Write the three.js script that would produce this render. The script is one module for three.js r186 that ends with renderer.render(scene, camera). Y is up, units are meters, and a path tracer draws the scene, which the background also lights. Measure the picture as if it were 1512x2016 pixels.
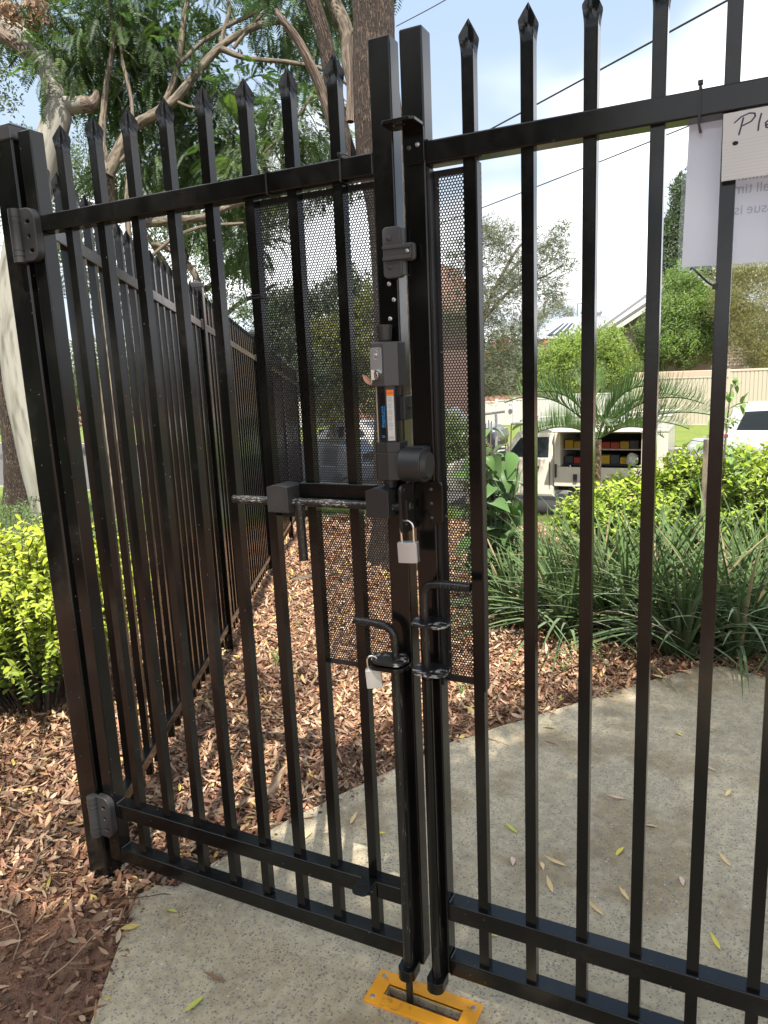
import * as THREE from 'three';
import { RoundedBoxGeometry } from 'three/addons/geometries/RoundedBoxGeometry.js';
import { mergeGeometries, mergeVertices, toCreasedNormals } from 'three/addons/utils/BufferGeometryUtils.js';

// ------------------------------------------------------------------ camera, sky, sun, exposure
const V = (x, y, z) => new THREE.Vector3(x, y, z);
const scene = new THREE.Scene();
const camera = new THREE.PerspectiveCamera(69.99, 0.75, 0.02, 600);
const EYE = V(1.6503, 1.4114, 1.6025), YAW = 0.4598, PITCH = -0.1947, ROLL = -0.0439, FPX = 1439.75;
const FWD = V(-Math.sin(YAW) * Math.cos(PITCH), Math.sin(PITCH), -Math.cos(YAW) * Math.cos(PITCH));
const R0 = V(Math.cos(YAW), 0, -Math.sin(YAW)), U0 = R0.clone().cross(FWD);
const CR = R0.clone().multiplyScalar(Math.cos(ROLL)).addScaledVector(U0, Math.sin(ROLL));
const CU = R0.clone().multiplyScalar(-Math.sin(ROLL)).addScaledVector(U0, Math.cos(ROLL));
camera.position.copy(EYE); camera.up.copy(CU); camera.lookAt(EYE.clone().add(FWD));
scene.add(camera);

const renderer = new THREE.WebGLRenderer({ antialias: true });
renderer.toneMapping = THREE.LinearToneMapping;
renderer.toneMappingExposure = 2.5;
renderer.shadowMap.enabled = true;

// seeded randomness and value noise
function RNG(s) { return () => { s |= 0; s = s + 0x6D2B79F5 | 0; let t = Math.imul(s ^ s >>> 15, 1 | s); t = t + Math.imul(t ^ t >>> 7, 61 | t) ^ t; return ((t ^ t >>> 14) >>> 0) / 4294967296; }; }
let rnd = RNG(7);
const rr = (a, b) => a + (b - a) * rnd();
const PERM = new Uint16Array(65536); { const q = RNG(99); for (let i = 0; i < 65536; i++) PERM[i] = q() * 65536; }
const hsh = (x, y, z) => PERM[(x + PERM[(y + PERM[z & 65535]) & 65535]) & 65535] / 65536;
function vnoise(x, y, z = 0) {
  const X = Math.floor(x), Y = Math.floor(y), Z = Math.floor(z); let u = x - X, v = y - Y, w = z - Z;
  u = u * u * (3 - 2 * u); v = v * v * (3 - 2 * v); w = w * w * (3 - 2 * w);
  const L = (a, b, t) => a + (b - a) * t;
  return L(L(L(hsh(X, Y, Z), hsh(X + 1, Y, Z), u), L(hsh(X, Y + 1, Z), hsh(X + 1, Y + 1, Z), u), v), L(L(hsh(X, Y, Z + 1), hsh(X + 1, Y, Z + 1), u), L(hsh(X, Y + 1, Z + 1), hsh(X + 1, Y + 1, Z + 1), u), v), w);
}
const fbm = (x, y, z = 0, o = 4) => { let s = 0, a = 0.5, n = 0; for (let i = 0; i < o; i++) { s += a * vnoise(x, y, z); n += a; x = x * 2.03 + 17; y = y * 2.03 + 5; z = z * 2.03 + 9; a *= 0.5; } return s / n; };
const sstep = (a, b, x) => { const t = Math.min(1, Math.max(0, (x - a) / (b - a))); return t * t * (3 - 2 * t); };
const clamp = (x, a, b) => Math.min(b, Math.max(a, x));

// sky: pale blue air with broken white cloud, thicker toward the horizon
{
  const W = 1024, H = 512, d = new Float32Array(W * H * 4);
  for (let j = 0; j < H; j++) for (let i = 0; i < W; i++) {
    const th = (j + 0.5) / H * Math.PI - Math.PI / 2, ph = ((i + 0.5) / W - 0.5) * 2 * Math.PI;
    const y = Math.sin(th), x = Math.cos(th) * Math.cos(ph), z = Math.cos(th) * Math.sin(ph), k = (j * W + i) * 4;
    const e = Math.max(y, 0), t = Math.pow(1 - e, 3.2);
    const air = [0.19 + 0.24 * t, 0.265 + 0.22 * t, 0.38 + 0.16 * t];
    const s = 1 / (e + 0.22), n = fbm(x * s * 1.1 + 40.7, z * s * 1.1 + 11.2, 0, 6), n2 = fbm(x * s * 2.6 + 4, z * s * 2.6 + 71, 3, 5);
    const c = sstep(0.36, 0.58, n + 0.015 + 0.10 * Math.pow(1 - e, 3)), dk = 0.58 + 0.42 * sstep(0.28, 0.52, n2);
    for (let q = 0; q < 3; q++) { const cl = [0.93, 0.93, 0.935][q] * dk; d[k + q] = y < 0 ? [0.12, 0.115, 0.10][q] : air[q] * (1 - 0.85 * c) + cl * 0.85 * c; }
    d[k + 3] = 1;
  }
  const sky = new THREE.DataTexture(d, W, H, THREE.RGBAFormat, THREE.FloatType);
  sky.mapping = THREE.EquirectangularReflectionMapping; sky.magFilter = sky.minFilter = THREE.LinearFilter; sky.wrapS = THREE.RepeatWrapping; sky.needsUpdate = true;
  scene.background = sky; scene.environment = sky;
}
const SUN = V(0.22, 0.87, 0.44).normalize();
const sun = new THREE.DirectionalLight(new THREE.Color(1, 0.93, 0.82), 4.3);
sun.position.copy(SUN).multiplyScalar(40); sun.castShadow = true; sun.shadow.mapSize.set(4096, 4096);
Object.assign(sun.shadow.camera, { left: -30, right: 30, top: 30, bottom: -30, near: 1, far: 120 });
scene.add(sun, sun.target);

// ------------------------------------------------------------------ helpers
const ray = (px, py) => FWD.clone().addScaledVector(CR, (px - 756) / FPX).addScaledVector(CU, (1008 - py) / FPX);
const at = (px, py, depth) => EYE.clone().addScaledVector(ray(px, py), depth);       // a bearing from the standpoint and a distance in metres
const taken = {};
const numbered = n => { taken[n] = (taken[n] || 0) + 1; return taken[n] === 1 ? n : `${n}_${String(taken[n] - 1).padStart(3, '0')}`; };
function meta(o, label, category, group, kind) { if (label) o.userData.label = label; if (category) o.userData.category = category; if (group) o.userData.group = group; if (kind) o.userData.kind = kind; return o; }
function thing(name, label, category, pos = [0, 0, 0], turn = 0, group) {
  const g = new THREE.Group(); g.name = numbered(name); g.position.set(...pos); g.rotation.y = turn; scene.add(g); return meta(g, label, category, group);
}
function sh(m) { m.castShadow = m.receiveShadow = true; return m; }
function part(parent, name, geo, mat, label) { const m = sh(new THREE.Mesh(geo, mat)); m.name = name; parent.add(m); if (label) m.userData.label = label; return m; }
function sub(parent, name, label) { const g = new THREE.Group(); g.name = name; parent.add(g); if (label) g.userData.label = label; return g; }
function single(name, geo, mat, label, category, group) { const m = sh(new THREE.Mesh(geo, mat)); m.name = numbered(name); scene.add(m); return meta(m, label, category, group); }
function structure(name, geo, mat) { const m = sh(new THREE.Mesh(geo, mat)); m.name = name; m.userData.kind = 'structure'; scene.add(m); return m; }

function metricUV(g, s = 1, off = 0) {                                                // uv in metres by the dominant axis of the normal
  if (!g.attributes.normal) g.computeVertexNormals();
  const p = g.attributes.position, n = g.attributes.normal, uv = new Float32Array(p.count * 2);
  for (let i = 0; i < p.count; i++) {
    const ax = Math.abs(n.getX(i)), ay = Math.abs(n.getY(i)), az = Math.abs(n.getZ(i)); let u, v;
    if (ay > ax && ay > az) { u = p.getX(i); v = p.getZ(i); } else if (ax > az) { u = p.getZ(i) + 0.37; v = p.getY(i); } else { u = p.getX(i); v = p.getY(i); }
    uv[i * 2] = u * s + off; uv[i * 2 + 1] = v * s + off * 0.7;
  }
  g.setAttribute('uv', new THREE.BufferAttribute(uv, 2)); return g;
}
const clean = g => { const r = g.index ? g.toNonIndexed() : g; for (const k of Object.keys(r.attributes)) if (!['position', 'normal', 'uv'].includes(k)) r.deleteAttribute(k); if (!r.attributes.uv) r.setAttribute('uv', new THREE.BufferAttribute(new Float32Array(r.attributes.position.count * 2), 2)); if (!r.attributes.normal) r.computeVertexNormals(); return r; };
const merge = (...gs) => mergeGeometries(gs.flat().map(clean));
// box between two corners, edges rounded by r
function bb(x0, x1, y0, y1, z0, z1, r = 0.003) {
  const w = x1 - x0, h = y1 - y0, d = z1 - z0; r = Math.min(r, w / 2.2, h / 2.2, d / 2.2);
  const g = r > 0 ? new RoundedBoxGeometry(w, h, d, 2, r) : new THREE.BoxGeometry(w, h, d);
  g.translate((x0 + x1) / 2, (y0 + y1) / 2, (z0 + z1) / 2); return metricUV(clean(g), 1, (x0 * 3.1 + y0 * 1.7) % 1);
}
const box = (x0, x1, y0, y1, z0, z1) => bb(x0, x1, y0, y1, z0, z1, 0);
// cylinder between two points
function rod(a, b, r, r2 = r, seg = 16) {
  const A = V(...a), B = V(...b), L = A.distanceTo(B), g = new THREE.CylinderGeometry(r2, r, L, seg, 1);
  g.translate(0, L / 2, 0); g.applyQuaternion(new THREE.Quaternion().setFromUnitVectors(V(0, 1, 0), B.clone().sub(A).normalize())); g.translate(A.x, A.y, A.z); return clean(g);
}
function tube(pts, r, seg = 24, rad = 12) { return clean(new THREE.TubeGeometry(new THREE.CatmullRomCurve3(pts.map(p => Array.isArray(p) ? V(...p) : p)), seg, r, rad, false)); }
function extr(pts, depth, bevel = 0, holes = [], curve = 8) {
  const s = pts instanceof THREE.Shape ? pts : new THREE.Shape(pts.map(p => new THREE.Vector2(...p))); s.holes.push(...holes);
  return clean(new THREE.ExtrudeGeometry(s, { depth, bevelEnabled: bevel > 0, bevelSize: bevel, bevelThickness: bevel, bevelSegments: 2, curveSegments: curve }));
}
function roundRect(x0, x1, y0, y1, r) { const s = new THREE.Shape(); s.moveTo(x0 + r, y0); s.lineTo(x1 - r, y0); s.absarc(x1 - r, y0 + r, r, -Math.PI / 2, 0); s.lineTo(x1, y1 - r); s.absarc(x1 - r, y1 - r, r, 0, Math.PI / 2); s.lineTo(x0 + r, y1); s.absarc(x0 + r, y1 - r, r, Math.PI / 2, Math.PI); s.lineTo(x0, y0 + r); s.absarc(x0 + r, y0 + r, r, Math.PI, 1.5 * Math.PI); return s; }
function slotPath(cx, cy, w, h) { const p = new THREE.Path(), r = Math.min(w, h) / 2, dx = w / 2 - r, dy = h / 2 - r; const n = 20; for (let i = 0; i <= n; i++) { const a = i / n * 2 * Math.PI, c = Math.cos(a), s = Math.sin(a); p[i ? 'lineTo' : 'moveTo'](cx + c * r + Math.sign(Math.round(c * 1e6)) * dx, cy + s * r + Math.sign(Math.round(s * 1e6)) * dy); } return p; }
// limb: tapered tube through points [Vector3, radius], uneven like bark
function limb(pr, seg = 10, lump = 0.12, seed = 1, perMetre = 4) {
  const curve = new THREE.CatmullRomCurve3(pr.map(p => p[0]), false, 'centripetal'), L = curve.getLength();
  const n = clamp(Math.round(L * perMetre), 6, 60), pos = [], uv = [], idx = [];
  let N = null, prev = null;
  for (let i = 0; i <= n; i++) {
    const t = i / n, c = curve.getPoint(t), T = curve.getTangent(t).normalize();
    if (!N) { N = (Math.abs(T.y) < 0.9 ? V(0, 1, 0) : V(1, 0, 0)).cross(T).normalize(); } else { N.addScaledVector(T, -N.dot(T)).normalize(); }
    const B = T.clone().cross(N), f = t * (pr.length - 1), k = Math.min(pr.length - 2, Math.floor(f)), r = pr[k][1] + (pr[k + 1][1] - pr[k][1]) * (f - k);
    for (let j = 0; j <= seg; j++) {
      const a = (j % seg) / seg * 2 * Math.PI, d = N.clone().multiplyScalar(Math.cos(a)).addScaledVector(B, Math.sin(a));
      const q = r * (1 - lump + 2 * lump * fbm(d.x * 1.3 + seed * 7, d.y * 1.3 + d.z * 1.7 + t * L * 1.6, seed * 3 + d.z, 3));
      pos.push(c.x + d.x * q, c.y + d.y * q, c.z + d.z * q); uv.push(j / seg * Math.max(1, Math.round(r * 6.28 * 2)) , t * L);
    }
    prev = T;
  }
  for (let i = 0; i < n; i++) for (let j = 0; j < seg; j++) { const a = i * (seg + 1) + j, b = a + seg + 1; idx.push(a, a + 1, b, b, a + 1, b + 1); }
  const g = new THREE.BufferGeometry(); g.setAttribute('position', new THREE.Float32BufferAttribute(pos, 3)); g.setAttribute('uv', new THREE.Float32BufferAttribute(uv, 2)); g.setIndex(idx); g.computeVertexNormals();
  const nn = g.attributes.normal; for (let i = 0; i <= n; i++) { const a = i * (seg + 1), b = a + seg; const v = V(nn.getX(a) + nn.getX(b), nn.getY(a) + nn.getY(b), nn.getZ(a) + nn.getZ(b)).normalize(); nn.setXYZ(a, v.x, v.y, v.z); nn.setXYZ(b, v.x, v.y, v.z); }
  return clean(g);
}

// ------------------------------------------------------------------ textures
const toS = v => Math.round(255 * (v <= 0.0031308 ? 12.92 * v : 1.055 * Math.pow(Math.max(v, 0), 1 / 2.4) - 0.055));
function tex(W, H, fn, { srgb = true, repeat = [1, 1] } = {}) {                       // fn(x, y) -> [r, g, b] linear 0..1
  const d = new Uint8Array(W * H * 4);
  for (let j = 0; j < H; j++) for (let i = 0; i < W; i++) { const c = fn(i, j), k = (j * W + i) * 4; for (let q = 0; q < 3; q++) d[k + q] = srgb ? clamp(toS(c[q]), 0, 255) : clamp(c[q] * 255, 0, 255); d[k + 3] = 255; }
  const t = new THREE.DataTexture(d, W, H, THREE.RGBAFormat); t.wrapS = t.wrapT = THREE.RepeatWrapping; t.magFilter = THREE.LinearFilter; t.minFilter = THREE.LinearMipmapLinearFilter; t.generateMipmaps = true; if (srgb) t.colorSpace = THREE.SRGBColorSpace; t.repeat.set(...repeat); t.needsUpdate = true; return t;
}
const tileNoise = (W, f, seed, o = 4) => (i, j) => { const u = i / W, v = j / W; const A = fbm(u * f + seed, v * f + seed, 0, o), B = fbm((u - 1) * f + seed, v * f + seed, 0, o), C = fbm(u * f + seed, (v - 1) * f + seed, 0, o), D = fbm((u - 1) * f + seed, (v - 1) * f + seed, 0, o); const a = sstep(0.8, 1, u), b = sstep(0.8, 1, v); return (A * (1 - a) + B * a) * (1 - b) + (C * (1 - a) + D * a) * b; };
function canvasTex(w, h, draw) { const c = document.createElement('canvas'); c.width = w; c.height = h; draw(c.getContext('2d'), w, h); const t = new THREE.CanvasTexture(c); t.colorSpace = THREE.SRGBColorSpace; t.anisotropy = 8; return t; }
const mat = (o) => new THREE.MeshPhysicalMaterial(o);
const lin = (r, g, b) => new THREE.Color().setRGB(r, g, b);

// black powder coat: faint mottling, dust specks and scuffs (matter with its own outline)
function specks(W, n, rmin, rmax, seed, col) { const q = RNG(seed), a = new Float32Array(W * W); for (let i = 0; i < n; i++) { const x = q() * W, y = q() * W, r = rmin + (rmax - rmin) * q() ** 3, ex = 0.5 + q(), s = 0.35 + 0.65 * q(); for (let dy = -Math.ceil(r * 2); dy <= r * 2; dy++) for (let dx = -Math.ceil(r * 2); dx <= r * 2; dx++) { const d = Math.hypot(dx / ex, dy * ex); if (d < r) { const k = ((Math.round(y + dy) + W) % W) * W + (Math.round(x + dx) + W) % W; a[k] = Math.max(a[k], s * Math.min(1, (r - d) * 1.5)); } } } return a; }
function paintMaps(seed, n, film) {
  const W = 1024, sp = specks(W, n, 0.6, 2.6, seed), nz = tileNoise(W, 9, seed), nf = tileNoise(W, 60, seed + 5, 3);
  const st = tileNoise(W, 5, seed + 9);
  return { map: tex(W, W, (i, j) => { const m = 0.85 + 0.3 * nz(i, j), f = film * sstep(0.5, 0.72, st(i, j)) * nf(i, j), s = sp[j * W + i]; return [0.0042 * m + f * 0.045 + s * 0.12, 0.0041 * m + f * 0.041 + s * 0.11, 0.0040 * m + f * 0.036 + s * 0.10]; }),
    rough: tex(512, 512, (i, j) => { const v = 0.09 + 0.10 * nz(i * 2, j * 2) + 0.06 * nf(i * 2, j * 2) + 0.3 * sp[(j * 2) * W + i * 2]; return [v, v, v]; }, { srgb: false }),
    bump: tex(512, 512, (i, j) => { const v = nf(i * 2, j * 2) * 0.7 + vnoise(i * 0.7, j * 0.7) * 0.3; return [v, v, v]; }, { srgb: false }) };
}
const P1 = paintMaps(11, 50, 0.14), P2 = paintMaps(23, 420, 0.3);
const paint = mat({ map: P1.map, roughnessMap: P1.rough, roughness: 1, bumpMap: P1.bump, bumpScale: 0.00003, ior: 1.46 });
const paintDirty = mat({ map: P2.map, roughnessMap: P2.rough, roughness: 1, bumpMap: P2.bump, bumpScale: 0.00004, ior: 1.44 });
const plastic = mat({ color: lin(0.026, 0.026, 0.027), roughness: 0.45, bumpMap: P1.bump, bumpScale: 0.0001 });
const plasticGrey = mat({ color: lin(0.060, 0.061, 0.064), roughness: 0.45, bumpMap: P1.bump, bumpScale: 0.0001 });
const steel = mat({ color: lin(0.55, 0.55, 0.56), metalness: 1, roughness: 0.32 });
const zinc = mat({ color: lin(0.42, 0.43, 0.44), metalness: 1, roughness: 0.5 });
const brass = mat({ color: lin(0.62, 0.50, 0.30), metalness: 1, roughness: 0.3 });
const chrome = mat({ color: lin(0.72, 0.71, 0.68), metalness: 1, roughness: 0.16 });
const scuffTex = (() => { const W = 512, st = tileNoise(W, 26, 3, 4), s2 = tileNoise(W, 7, 8, 3); return tex(W, W, (i, j) => { const k = sstep(0.66, 0.74, st(i, j)) * sstep(0.54, 0.68, s2(i, j)); return [0.014 + 0.26 * k, 0.0135 + 0.25 * k, 0.013 + 0.23 * k]; }); })();
const boltPaint = mat({ map: scuffTex, roughness: 0.3 });
scuffTex.repeat.set(3, 3);
const scuffed = (() => { const W = 512, st = tileNoise(W, 34, 13, 4), s2 = tileNoise(W, 8, 18, 3), d = tileNoise(W, 90, 5, 2); return mat({ map: tex(W, W, (i, j) => { const k = sstep(0.575, 0.64, st(i, j)) * sstep(0.46, 0.58, s2(i, j)) * (0.4 + 0.8 * d(i, j)); return [0.016 + 0.42 * k, 0.0155 + 0.41 * k, 0.015 + 0.39 * k]; }, { repeat: [2, 4] }), roughness: 0.34 }); })();
const screwMat = mat({ color: lin(0.10, 0.10, 0.10), metalness: 0.9, roughness: 0.38 });

// exposed aggregate concrete, a tile three metres wide
const concrete = (() => {
  const W = 2048, L = 3, A = new Float32Array(W * W * 3), Hh = new Float32Array(W * W), n1 = tileNoise(W, 5, 31, 5), n2 = tileNoise(W, 130, 12, 3), n3 = tileNoise(W, 14, 77, 4);
  for (let j = 0; j < W; j++) for (let i = 0; i < W; i++) { const k = j * W + i, m = n1(i, j), f = n2(i, j), b = n3(i, j); const s = 0.62 + 0.5 * m + 0.42 * (f - 0.5), w = sstep(0.5, 0.75, b) * 0.12; A[k * 3] = (0.52 - w * 1.1) * s; A[k * 3 + 1] = (0.437 - w * 1.12) * s; A[k * 3 + 2] = (0.295 - w * 0.95) * s; Hh[k] = 0.45 + 0.3 * (f - 0.5); }
  const q = RNG(5), pal = [[0.14, 0.145, 0.155], [0.20, 0.20, 0.20], [0.11, 0.115, 0.13], [0.26, 0.22, 0.155], [0.40, 0.34, 0.24], [0.20, 0.145, 0.10], [0.30, 0.28, 0.24], [0.58, 0.53, 0.43]], wt = [0.24, 0.44, 0.56, 0.70, 0.83, 0.90, 0.97, 1];
  for (let n = 0; n < 210000; n++) {
    const x = q() * W, y = q() * W, r = (0.0013 + 0.0034 * q() ** 1.9) / L * W, e = 0.55 + 0.45 * q(), a = q() * 3.14, ca = Math.cos(a), sa = Math.sin(a), p = q(), c = pal[wt.findIndex(v => p < v)], sh_ = 0.75 + 0.5 * q(), R = Math.ceil(r * 1.2), ph = q() * 6.28;
    for (let dy = -R; dy <= R; dy++) for (let dx = -R; dx <= R; dx++) { const u = dx * ca + dy * sa, v = (-dx * sa + dy * ca) / e, th = Math.atan2(v, u), d = Math.hypot(u, v), rad = r * (0.86 + 0.14 * Math.cos(3 * th + ph)); if (d < rad) { const k = ((Math.round(y + dy) + W) % W) * W + (Math.round(x + dx) + W) % W, o = 0.88 * clamp((rad - d) * 1.2, 0, 1); for (let m = 0; m < 3; m++) A[k * 3 + m] += (c[m] * sh_ - A[k * 3 + m]) * o; Hh[k] = Math.max(Hh[k], 0.5 + 0.4 * (1 - (d / rad) ** 2)); } }
  }
  const map = tex(W, W, (i, j) => { const k = (j * W + i) * 3; return [A[k], A[k + 1], A[k + 2]]; }, { repeat: [1 / L, 1 / L] });
  const bump = tex(W, W, (i, j) => { const v = Hh[j * W + i]; return [v, v, v]; }, { srgb: false, repeat: [1 / L, 1 / L] });
  return mat({ map, bumpMap: bump, bumpScale: 0.0022, roughness: 0.9 });
})();
const soil = (() => {
  const W = 1024, n1 = tileNoise(W, 6, 3, 4), n2 = tileNoise(W, 42, 8, 4), n3 = tileNoise(W, 150, 2, 2);
  const f = (i, j) => 0.5 * n2(i, j) + 0.5 * n3(i, j);
  return mat({ map: tex(W, W, (i, j) => { const m = 0.45 + 0.6 * n1(i, j), s = 0.45 + 1.15 * f(i, j); return [0.215 * m * s + 0.014, 0.108 * m * s + 0.008, 0.066 * m * s + 0.006]; }), bumpMap: tex(W, W, (i, j) => { const v = f(i, j); return [v, v, v]; }, { srgb: false }), bumpScale: 0.02, roughness: 0.97 });
})();
const barkMat = (a, b, fu, fv, bump, seed) => { const W = 512, n = tileNoise(W, 1, seed); const f = (i, j) => { const u = i / W, v = j / W, tu = Math.cos(u * 6.283) * fu / 6.283, tv = Math.sin(u * 6.283) * fu / 6.283; const w = (s) => { const v = fbm(tu + seed, tv + seed, s * fv, 4); return fu > 40 ? 0.25 + 1.9 * Math.abs(v - 0.5) + 0.35 * (fbm(tu * 2.2, tv * 2.2, s * fv * 5, 3) - 0.5) : v; }; return w(v) * (1 - sstep(0.85, 1, v)) + w(v - 1) * sstep(0.85, 1, v); };
  return mat({ map: tex(W, W, (i, j) => { const t = sstep(0.3, 0.68, f(i, j)); return [0, 1, 2].map(q => a[q] + (b[q] - a[q]) * t); }), bumpMap: tex(W, W, (i, j) => { const v = f(i, j); return [v, v, v]; }, { srgb: false }), bumpScale: bump, roughness: 0.92 }); };
const barkBrown = barkMat([0.020, 0.013, 0.009], [0.150, 0.098, 0.068], 46, 6, 0.07, 3);
const barkGrey = barkMat([0.06, 0.05, 0.04], [0.20, 0.165, 0.12], 22, 9, 0.012, 9);
const barkWhite = barkMat([0.12, 0.112, 0.088], [0.25, 0.243, 0.21], 7, 2.6, 0.004, 15);
const stubBark = barkMat([0.07, 0.05, 0.04], [0.22, 0.17, 0.13], 30, 8, 0.03, 29);
const leafMat = (r, g, b, tr = 0.4, coat = 0.25) => mat({ color: lin(r, g, b), roughness: 0.97, transmission: tr, thickness: 0, side: THREE.DoubleSide, clearcoat: coat, clearcoatRoughness: 0.38 });

// ------------------------------------------------------------------ the ground and what lies flat on it
const prof = (z, tab) => { for (let i = 0; i < tab.length - 1; i++) if (z <= tab[i][0] && z >= tab[i + 1][0]) { const t = (tab[i][0] - z) / (tab[i][0] - tab[i + 1][0]); return tab[i][1] + (tab[i + 1][1] - tab[i][1]) * t; } return z > tab[0][0] ? tab[0][1] : tab[tab.length - 1][1]; };
const HL = [[0, -0.335], [-5, -0.67], [-8, -1.05], [-11, -1.55], [-12.3, -1.78], [-14.15, -1.86], [-14.2, -2.12], [-27.4, -2.12], [-27.45, -1.98], [-34, -1.66], [-60, -1.6], [-300, -1.6]];
const HRt = [[-2.5, -0.335], [-5, -0.62], [-8, -1.05], [-11, -1.55], [-12.3, -1.78], [-14.15, -1.86], [-14.2, -2.12], [-27.4, -2.12], [-27.45, -1.98], [-34, -1.66], [-60, -1.6], [-300, -1.6]];
const ground = (x, z) => { const w = sstep(-0.9, 0.7, x), b = prof(z, HL) * (1 - w) + prof(z, HRt) * w; const lump = z > -14 ? 0.03 * (fbm(x * 1.9, z * 1.9, 4, 3) - 0.5) : 0; return b + lump * sstep(0.0, 0.5, Math.max(-x + 0.1, -z - 2.6) + 0.2); };
{
  const xs = [], zs = []; for (let x = -200; x < -12; x += 12) xs.push(x); for (let x = -12; x < -4; x += 0.5) xs.push(x); for (let x = -4; x < 4; x += 0.08) xs.push(x); for (let x = 4; x < 12; x += 0.8) xs.push(x); for (let x = 12; x <= 200; x += 12) xs.push(x);
  for (let z = 60; z > 3; z -= 6) zs.push(z); for (let z = 3; z > -7; z -= 0.08) zs.push(z); for (let z = -7; z > -14.1; z -= 0.4) zs.push(z); zs.push(-14.15, -14.2, -27.4, -27.45); for (let z = -29; z > -60; z -= 3) zs.push(z); for (let z = -60; z >= -300; z -= 20) zs.push(z);
  const pos = [], uv = [], idx = [], nx = xs.length; for (const z of zs) for (const x of xs) { pos.push(x, ground(x, z), z); uv.push(x, z); }
  for (let j = 0; j < zs.length - 1; j++) for (let i = 0; i < nx - 1; i++) { const a = j * nx + i, b = a + nx; idx.push(a, a + 1, b, b, a + 1, b + 1); }
  const g = new THREE.BufferGeometry(); g.setAttribute('position', new THREE.Float32BufferAttribute(pos, 3)); g.setAttribute('uv', new THREE.Float32BufferAttribute(uv, 2)); g.setIndex(idx); g.computeVertexNormals();
  structure('ground', g, soil);
}
const PATH = [[1.62, 2.98], [0.128, 0.465], [-0.125, 0.03], [-0.10, -0.03], [-0.03, -0.055], [0.11, -0.50], [0.502, -1.325], [1.0, -1.985], [1.50, -2.62], [1.62, -2.66], [1.835, -2.575], [3.4, -2.0], [6.5, -0.9], [6.5, 6], [3.2, 6]];
const inPath = (x, z) => { let c = false; for (let i = 0, j = PATH.length - 1; i < PATH.length; j = i++) { const [xi, zi] = PATH[i], [xj, zj] = PATH[j]; if ((zi > z) !== (zj > z) && x < (xj - xi) * (z - zi) / (zj - zi) + xi) c = !c; } return c; };
const pathDist = (x, z) => { let d = 1e9; for (let i = 0, j = PATH.length - 1; i < PATH.length; j = i++) { const [ax, az] = PATH[j], [bx, bz] = PATH[i], ux = bx - ax, uz = bz - az, t = clamp(((x - ax) * ux + (z - az) * uz) / (ux * ux + uz * uz), 0, 1); d = Math.min(d, Math.hypot(x - ax - t * ux, z - az - t * uz)); } return d; };
{
  // the slab edge wanders a little
  const pts = []; for (let i = 0; i < PATH.length; i++) { const [ax, az] = PATH[i], [bx, bz] = PATH[(i + 1) % PATH.length], L = Math.hypot(bx - ax, bz - az), n = Math.max(1, Math.round(L / 0.06)); for (let k = 0; k < n; k++) { const t = k / n, x = ax + (bx - ax) * t, z = az + (bz - az) * t, o = 0.014 * (fbm(x * 9, z * 9, 2, 3) - 0.5); pts.push([x + o, -(z + o)]); } }
  const g = extr(pts, 0.12, 0.006, [new THREE.Path(roundRect(0.933 - 0.114, 0.933 + 0.114, -0.048 - 0.023, -0.048 + 0.023, 0.001).getPoints(2))]); g.rotateX(-Math.PI / 2); g.translate(0, -0.31 - 0.126, 0);
  structure('concrete_path', metricUV(g), concrete);
}
const asphalt = (() => { const W = 512, n = tileNoise(W, 90, 4, 3), m = tileNoise(W, 6, 9, 3); return mat({ map: tex(W, W, (i, j) => { const v = 0.075 * (0.6 + 0.5 * n(i, j) + 0.4 * m(i, j)); return [v * 1.03, v, v * 0.96]; }, { repeat: [0.5, 0.5] }), roughness: 0.95 }); })();
const kerbMat = mat({ color: lin(0.34, 0.32, 0.28), roughness: 0.9, bumpMap: P1.bump, bumpScale: 0.002 });
structure('road', metricUV(clean(new THREE.PlaneGeometry(300, 13.16, 60, 4).rotateX(-Math.PI / 2).translate(0, -2.012, -20.8))), asphalt);
structure('kerb', merge(bb(-150, 150, -2.11, -1.845, -14.24, -14.08, 0.03), bb(-150, 150, -2.19, -1.965, -27.56, -27.39, 0.03)), kerbMat);
const lawnMat = (() => { const W = 512, n = tileNoise(W, 70, 4, 3), m = tileNoise(W, 5, 9, 4); return mat({ map: tex(W, W, (i, j) => { const v = 0.6 + 0.7 * n(i, j), k = m(i, j); return [(0.09 + 0.07 * k) * v, (0.15 + 0.04 * k) * v, 0.028 * v]; }, { repeat: [0.4, 0.4] }), roughness: 1 }); })();
const sheet = (x0, x1, z0, z1, nx, nz, off) => { const g = new THREE.PlaneGeometry(x1 - x0, z1 - z0, nx, nz).rotateX(-Math.PI / 2).translate((x0 + x1) / 2, 0, (z0 + z1) / 2), p = g.attributes.position; for (let i = 0; i < p.count; i++) p.setY(i, ground(p.getX(i), p.getZ(i)) + off); g.computeVertexNormals(); return metricUV(clean(g)); };
structure('verge_lawn', sheet(-60, 40, -14.06, -12.1, 120, 8, 0.02), lawnMat);
structure('far_verge_lawn', sheet(-120, 120, -34.4, -27.7, 40, 8, 0.02), lawnMat);
structure('side_lawn', sheet(-40, -5.6, -12.1, 4, 70, 40, 0.03), lawnMat);
structure('brick_edging', merge(...Array.from({ length: 60 }, (_, i) => bb(-9 + i * 0.232, -9 + i * 0.232 + 0.222, -1.85, -1.70, -12.06, -11.94, 0.008))), mat({ color: lin(0.42, 0.26, 0.17), roughness: 0.9, bumpMap: P1.bump, bumpScale: 0.003 }));
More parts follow.
